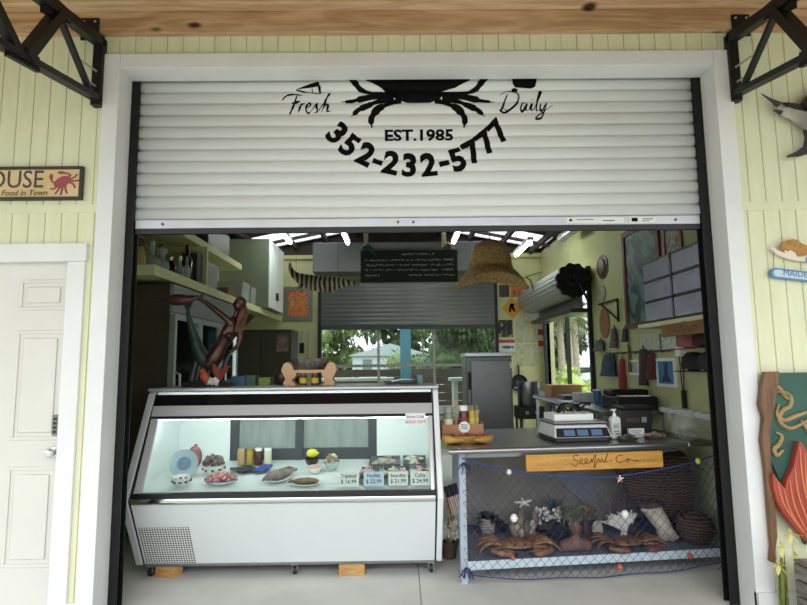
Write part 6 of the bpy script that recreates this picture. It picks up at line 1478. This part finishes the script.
fsh.bend(lambda c: Vector((c.x, c.y, c.z))); fsh.prism([(mp(200, 299)[0], mp(200, 299)[2]), (mp(208, 294)[0], mp(208, 294)[2]), (mp(206, 299)[0], mp(206, 299)[2]), (mp(209, 304)[0], mp(209, 304)[2])], -.09, -.07)
fsh.build('fish', mat('bronze_fish', '4a2f26', .4, .3), MM, smooth=True)
bsm = MB(); bsm.lathe([(0, 0), (.20, 0), (.21, .012), (.19, .03), (.1, .05), (0, .055)], (.02, 0, 0), 26, sy=.6); bsm.build('base', mat('statue_base', '2c2826', .6), MM, smooth=True)
c_ = MB(); r = random.Random(14)
for k in range(12):
    a = r.uniform(0, 6.28); c0 = mp(222, 380, -.06); c_.tube([c0, (c0[0]+.05*math.cos(a), c0[1]-.02, c0[2]+.05+.05*r.random()), (c0[0]+.08*math.cos(a), c0[1]-.02, c0[2]+.1*r.random()+.05)], [.012, .01, .005], 6)
c_.build('red_coral', mat('coral_dark_red', '7d2f28', .6), MM, smooth=True)
c_ = MB(); c0 = mp(208, 378, -.09); c_.tube([(c0[0]-.02, c0[1], c0[2]+.07), (c0[0], c0[1], c0[2]+.02), (c0[0]+.04, c0[1], c0[2]-.03), (c0[0]+.07, c0[1], c0[2]-.04)], [.02, .035, .035, .012], 10, sm=3); c_.build('orange_shell', mat('orange_shell', 'b5572e', .5, c2='8e3d20', scale=15), MM, smooth=True)
c_ = MB()
for k in range(8): c0 = mp(213+k*1.3, 383-(k % 3)*2, -.11); c_.ico(c0, (.022, .015, .018), .004, 1)
c_.build('white_shells', mat('shell_white2', 'cfc9be', .6), MM, smooth=True)

SX = at(310, 389, 1.05).x
SD = thing('wooden_stand', 'small pale wooden stand with scrolled ends in the middle of the case top', 'stand', (SX, 1.05, CZ))
M_ply = mat('pale_ply', 'c79f78', .6, var=.06, scale=4)
endp = [(-.07, 0), (.03, 0), (.03, .03), (.015, .05), (.035, .09), (.05, .12), (.03, .17), (-.0, .185), (-.03, .165), (-.045, .13), (-.075, .09), (-.055, .06), (-.035, .04)]
MB().prism([(-a-.17, b) for a, b in endp][::-1], -.06, .06).build('end_piece', M_ply, SD, bevel=.004); MB().prism([(a+.17, b) for a, b in endp], -.06, .06).build('end_piece', M_ply, SD, bevel=.004)
MB().box(-.165, .165, -.05, .05, .10, .122).build('crossbar', M_ply, SD)
t = thing('shell_tray', 'dark patterned glass dish resting on the wooden stand', 'dish', (SX, 1.05, CZ+.1225))
MB().lathe([(0, 0), (.1, 0), (.13, .03), (.155, .09), (.145, .09), (.12, .035), (0, .012)], seg=26, sy=.36).build('dish', mat('patterned_glass', '6d675a', .15, alpha=.85, c2='2b2a26', scale=18), t, smooth=True)
for px, lab in ((303, 'small yellow-labelled jar with red lid, left under the wooden stand'), (315, 'small yellow-labelled jar with red lid, right under the wooden stand')):
    p = at(px, 389, 1.03); jar('sauce_jar', lab, (p.x, 1.03, CZ), .03, .095, mat('sauce_brown', '4b2f2a', .3), mat('lid_red', '8e3a34', .4), 'sauce jars under the stand', label=mat('label_yellow', 'c9b036', .6))
p = at(294, 388, 1.12); 
tag(MB().box(p.x-.05, p.x+.02, 1.18, 1.26, CZ, CZ+.07, bev=.006).build('navy_box', mat('navy_box', '262a4a', .6)), 'small navy box behind the left end of the wooden stand', 'box')
for px, Y, c, w_, h, lab in ((240, 1.25, '35566a', .11, .075, 'low blue tub on the case top right of the statue'), (252, 1.27, '2d4a38', .09, .08, 'dark green tub on the case top next to the blue tub'), (266, 1.27, '6f8a2e', .10, .06, 'lime green tub on the case top left of the wooden stand')):
    p = at(px, 385, Y); bin_(lab, p.x-w_/2, p.x+w_/2, Y-.06, Y+.06, CZ, h, mat('tub_c'+c, c, .4), False)
t = thing('dark_pot', 'round dark brown pot on the case top behind the lime tub', 'pot', (at(283, 380, 1.3).x, 1.3, CZ))
MB().lathe([(0, 0), (.05, 0), (.075, .05), (.07, .1), (.05, .12), (.045, .12), (.06, .1), (.06, .05), (0, .01)], seg=20).build('body', mat('pot_brown', '3f2a22', .4), t, smooth=True)
p = at(404, 386, 1.15); t = thing('black_tray', 'flat black tray with dark tongs near the right end of the case top', 'tray', (p.x, 1.15, CZ))
MB().box(-.15, .11, -.08, .08, 0, .012, bev=.004).build('tray', M_blackp, t); MB().tube([(-.1, -.02, .02), (.0, .0, .035), (.1, .02, .025)], .01, 7, sm=3).build('tongs', M_steel, t)
p = at(420, 386, 1.1); cup('small blue-green cup at the right end of the case top', p.x, 1.1, .028, .07, mat('cup_teal', '5f94a0', .4), z=CZ)
p = at(420, 392, .9); t = thing('yellow_flower_sprig', 'small yellow flower sprig lying near the right end of the case top', 'flower', (p.x, .93, CZ))
fw_ = MB(); r = random.Random(3)
for k in range(14): fw_.leaf((r.uniform(-.03, .03), 0, .012), (r.uniform(-1, 1), r.uniform(-1, .3), .3), .03, .014, .3)
fw_.build('petals', mat('yellow_petal', 'c9b93a', .6), t); MB().tube([(-.06, 0, .005), (0, 0, .012)], .004, 5).build('stem', mat('stem_green', '4a5638'), t)

# ================================================================ outside, beyond the openings
PB = thing('porch_post', 'teal blue porch post outside the rear opening', 'post', (.02, 9.0, -.1))
MB().box(-.12, .12, -.12, .12, 0, 3.6).build('shaft', mat('post_teal', '4d7f94', .6), PB); MB().box(-.16, .16, -.16, .16, 0, .12).build('foot', mat('post_teal', '4d7f94'), PB)
def bench(lab, x, y, w_):
    t = thing('bench', lab, 'bench', (x, y, -.1)); m_ = mat('bench_grey', 'b5bab8', .6)
    MB().box(-w_/2, w_/2, -.3, .3, 1.22, 1.28).build('top', m_, t)
    for s in (-1, 1): MB().box(s*w_*.38-.04, s*w_*.38+.04, -.25, .25, 0, 1.22).build('leg', m_, t)
bench('grey picnic table outside, left of the teal post', -1.35, 8.6, 2.2); bench('white picnic table outside, right of the teal post', 1.35, 7.9, .9)
KW = thing('porch_shade_screen', 'dark brown slatted screen added for the shade outside the rear opening', 'shade screen', (0, 10.4, -.1))  # dark screen added to stand in for shade low in the rear opening
for k in range(7): MB().box(-2.5, 2.5, -.02, .02, .06+k*.2, .24+k*.2).build('slat', mat('shade_slat_brown', '3f3832', .8, var=.2, scale=4), KW)
for x in (-2.45, -1.2, 0.0, 1.2, 2.45): MB().box(x-.05, x+.05, .021, .1, 0, 1.45).build('post', mat('shade_post_brown', '4a433c', .8), KW)
HS = thing('house', 'pale grey-white house with low gable roof beyond the rear opening', 'house', (-.9, 45, -.1))
MB().box(-3.3, 3.2, -1, 5, 0, 2.35).build('wall', mat('house_siding', 'b9c4cc', .7, var=.04, stretch=(.2, 1, 9)), HS)
MB().prism([(-3.7, 2.3), (3.7, 2.3), (.0, 3.35)], -1.3, 5.4).build('roof', mat('house_roof', 'a3adb3', .6), HS)
MB().box(-2.4, -1.6, -1.06, -1.0, 1.0, 2.0).build('window', mat('house_window', '6c7a84', .3), HS); MB().box(.4, 1.4, -1.06, -1.0, 0, 2.1).build('door', mat('house_door', '8e989d', .5), HS)
M_bark = mat('bark', '6d5f50', .9, var=.3, scale=6)
def tree(lab, x, y, h, rx, cols, seed, n_=1500, lw=.3, trunk=True, zb=.35, name='tree', grp='trees beyond the openings'):
    r = random.Random(seed); t = thing(name, lab, 'tree', (x, y, -.1), 0, grp)
    if trunk:
        for k in range(3): MB().tube([(r.uniform(-.2, .2), 0, 0), (r.uniform(-.4, .4), 0, h*.35), (r.uniform(-.8, .8)*rx*.5, r.uniform(-.3, .3), h*.75)], [.16, .11, .04], 7, sm=3).build('trunk', M_bark, t, smooth=True)
    lf = MB(); blobs = [(r.uniform(-.6, .6)*rx, r.uniform(-.5, .5)*rx, h*(zb+(1-zb)*r.random()*.85), r.uniform(.3, .55)*rx) for _ in range(14)]
    for k in range(n_):
        b = blobs[k % 14]; d = Vector((r.gauss(0, 1), r.gauss(0, 1), r.gauss(0, 1))).normalized()
        q_ = (b[0]+d.x*b[3], b[1]+d.y*b[3], max(.05, b[2]+d.z*b[3]*.8))
        lf.leaf(q_, d+Vector((r.uniform(-.6, .6), r.uniform(-.6, .6), r.uniform(-.6, .6))), lw*r.uniform(.7, 1.3), lw*.5, .3)
    for b in blobs: lf.ico((b[0], b[1], max(b[3]*.75, b[2])), (b[3]*.8, b[3]*.8, b[3]*.65), .05*b[3], 2)
    lf.build('crown', mat('leaf_'+cols[0], cols[0], .7, c2=cols[1], scale=1.2), t)
tree('light green tree at the left in the rear opening', -5.2, 20, 5.6, 1.6, ('9bb062', 'd2dc9e'), 1, 2200, .22, zb=.45)
tree('slim pale tree with several trunks left of the house', -3.3, 16, 5.5, 1.1, ('a9b878', 'd9dcae'), 2, 1300, .18, zb=.5)
tree('dark bushy tree right of the teal post', 2.0, 19, 4.8, 1.7, ('35482e', '62764a'), 3, 3500, .18, zb=.08)
tree('wide dark green tree at the right in the rear opening', 3.5, 15.3, 5.2, 1.3, ('2f432b', '587044'), 4, 3500, .2, zb=.08)
tree('low grey-green bush in front of the house', .2, 15, 1.9, 1.0, ('4d613a', '78895a'), 5, 2200, .14, zb=.1)
tree('dense dark tree at the right edge of the rear opening', 3.4, 30, 6.5, 2.4, ('2f432b', '566c42'), 15, 3000, .26, zb=.05)
tree('second bushy dark tree behind the steel locker', 4.3, 23, 6.0, 2.2, ('3a4d30', '6a7d50'), 11, 3000, .22, zb=.06)
for i, (x, y, h) in enumerate(((-14, 56, 10), (-7.5, 67, 12), (-.5, 57, 10.5), (6, 68, 12), (13, 57, 11))):
    tree(('tall tree at the far left behind the house', 'tall tree behind the left end of the house', 'tall tree behind the middle of the house roof', 'tall tree behind the right end of the house', 'tall tree at the far right behind the house')[i], x, y, h, 4.2, ('5f7442', '96a66c') if i < 2 else ('33472d', '5d7145'), 40+i, 1800, .8, zb=.05)
def palm(lab, x, y, h, seed):
    r = random.Random(seed); t = thing('palm_tree', lab, 'palm tree', (x, y, -.1), 0, 'palms beyond the side opening')
    MB().tube([(0, 0, 0), (.05, 0, h*.5), (.0, 0, h)], [.16, .13, .12], 9, sm=3).build('trunk', mat('palm_trunk', 'a39c8a', .9, var=.2, scale=8), t, smooth=True)
    fr = MB()
    for k in range(26):
        a, e = r.uniform(0, 6.28), r.uniform(-.3, 1.2); d = Vector((math.cos(a)*math.cos(e), math.sin(a)*math.cos(e), math.sin(e)))
        pts = [Vector((0, 0, h))+d*1.3*f-Vector((0, 0, .7))*f*f for f in (0, .25, .5, .75, 1)]
        for i in range(1, 5):
            s_ = d.cross(Vector((0, 0, 1))).normalized()
            for q_ in (-1, 1):
                for j in range(3): fr.leaf(pts[i-1].lerp(pts[i], j/3), s_*q_+d*.7, .5, .06, .5)
    fr.build('fronds', mat('palm_green', '6d8058', .6, c2='93a377', scale=2), t)
for x, y, h, lab in ((6.05, 17.5, 3.4, 'tall palm seen at the left of the side opening'), (7.6, 20.5, 3.6, 'shorter palm seen in the middle of the side opening'), (8.6, 24.5, 4.0, 'farther palm at the right of the side opening')): palm(lab, x, y, h, int(h*10))
tree('leafy yellow-green bush low in the side opening', 3.6, 9.5, 1.7, 1.0, ('86a04a', 'b9c777'), 9, 900, .2, False, .1)
for i, (x, y, h) in enumerate(((9, 32, 7), (13.5, 42, 8.5), (16.5, 33, 7.5))):
    tree(('dark hedge tree behind the palms, seen leftmost in the side opening', 'dark hedge tree behind the palms in the middle of the side opening', 'dark hedge tree behind the palms, seen rightmost in the side opening')[i], x, y, h, 2.9, ('3c4f38', '63755a'), 60+i, 1800, .5, False, .05)
t = thing('parked_car', 'silver car parked beyond the side opening', 'car', (10.2, 27, -.1), R_(10))
cb_ = MB(); cb_.loft([[Vector((x, y, z)) for y, z in ((-.85, .25), (.85, .25), (.9, .6), (.7, zt), (-.7, zt), (-.9, .6))] for x, zt in ((-2.1, .7), (-1.3, .85), (-.8, 1.35), (.6, 1.4), (1.3, .95), (2.1, .75))])
cb_.build('body', mat('car_silver', 'b5babd', .3, .5), t, bevel=.05)
MB().box(-.7, .6, -.8, .8, .95, 1.28).build('windows', mat('car_glass', '22282c', .1), t)
for x in (-1.35, 1.35):
    for y in (-.82, .82): MB().prism([(x+.33*math.cos(k*PI/9), .33+.33*math.sin(k*PI/9)) for k in range(18)], y-.1, y+.1).build('wheel', M_blackp, t)

for o in list(col.objects):
    if o.parent and o.parent.name.split('.')[0] == 'mermaid_statue':
        for v in o.data.vertices: v.co.z = max(v.co.z, .001)
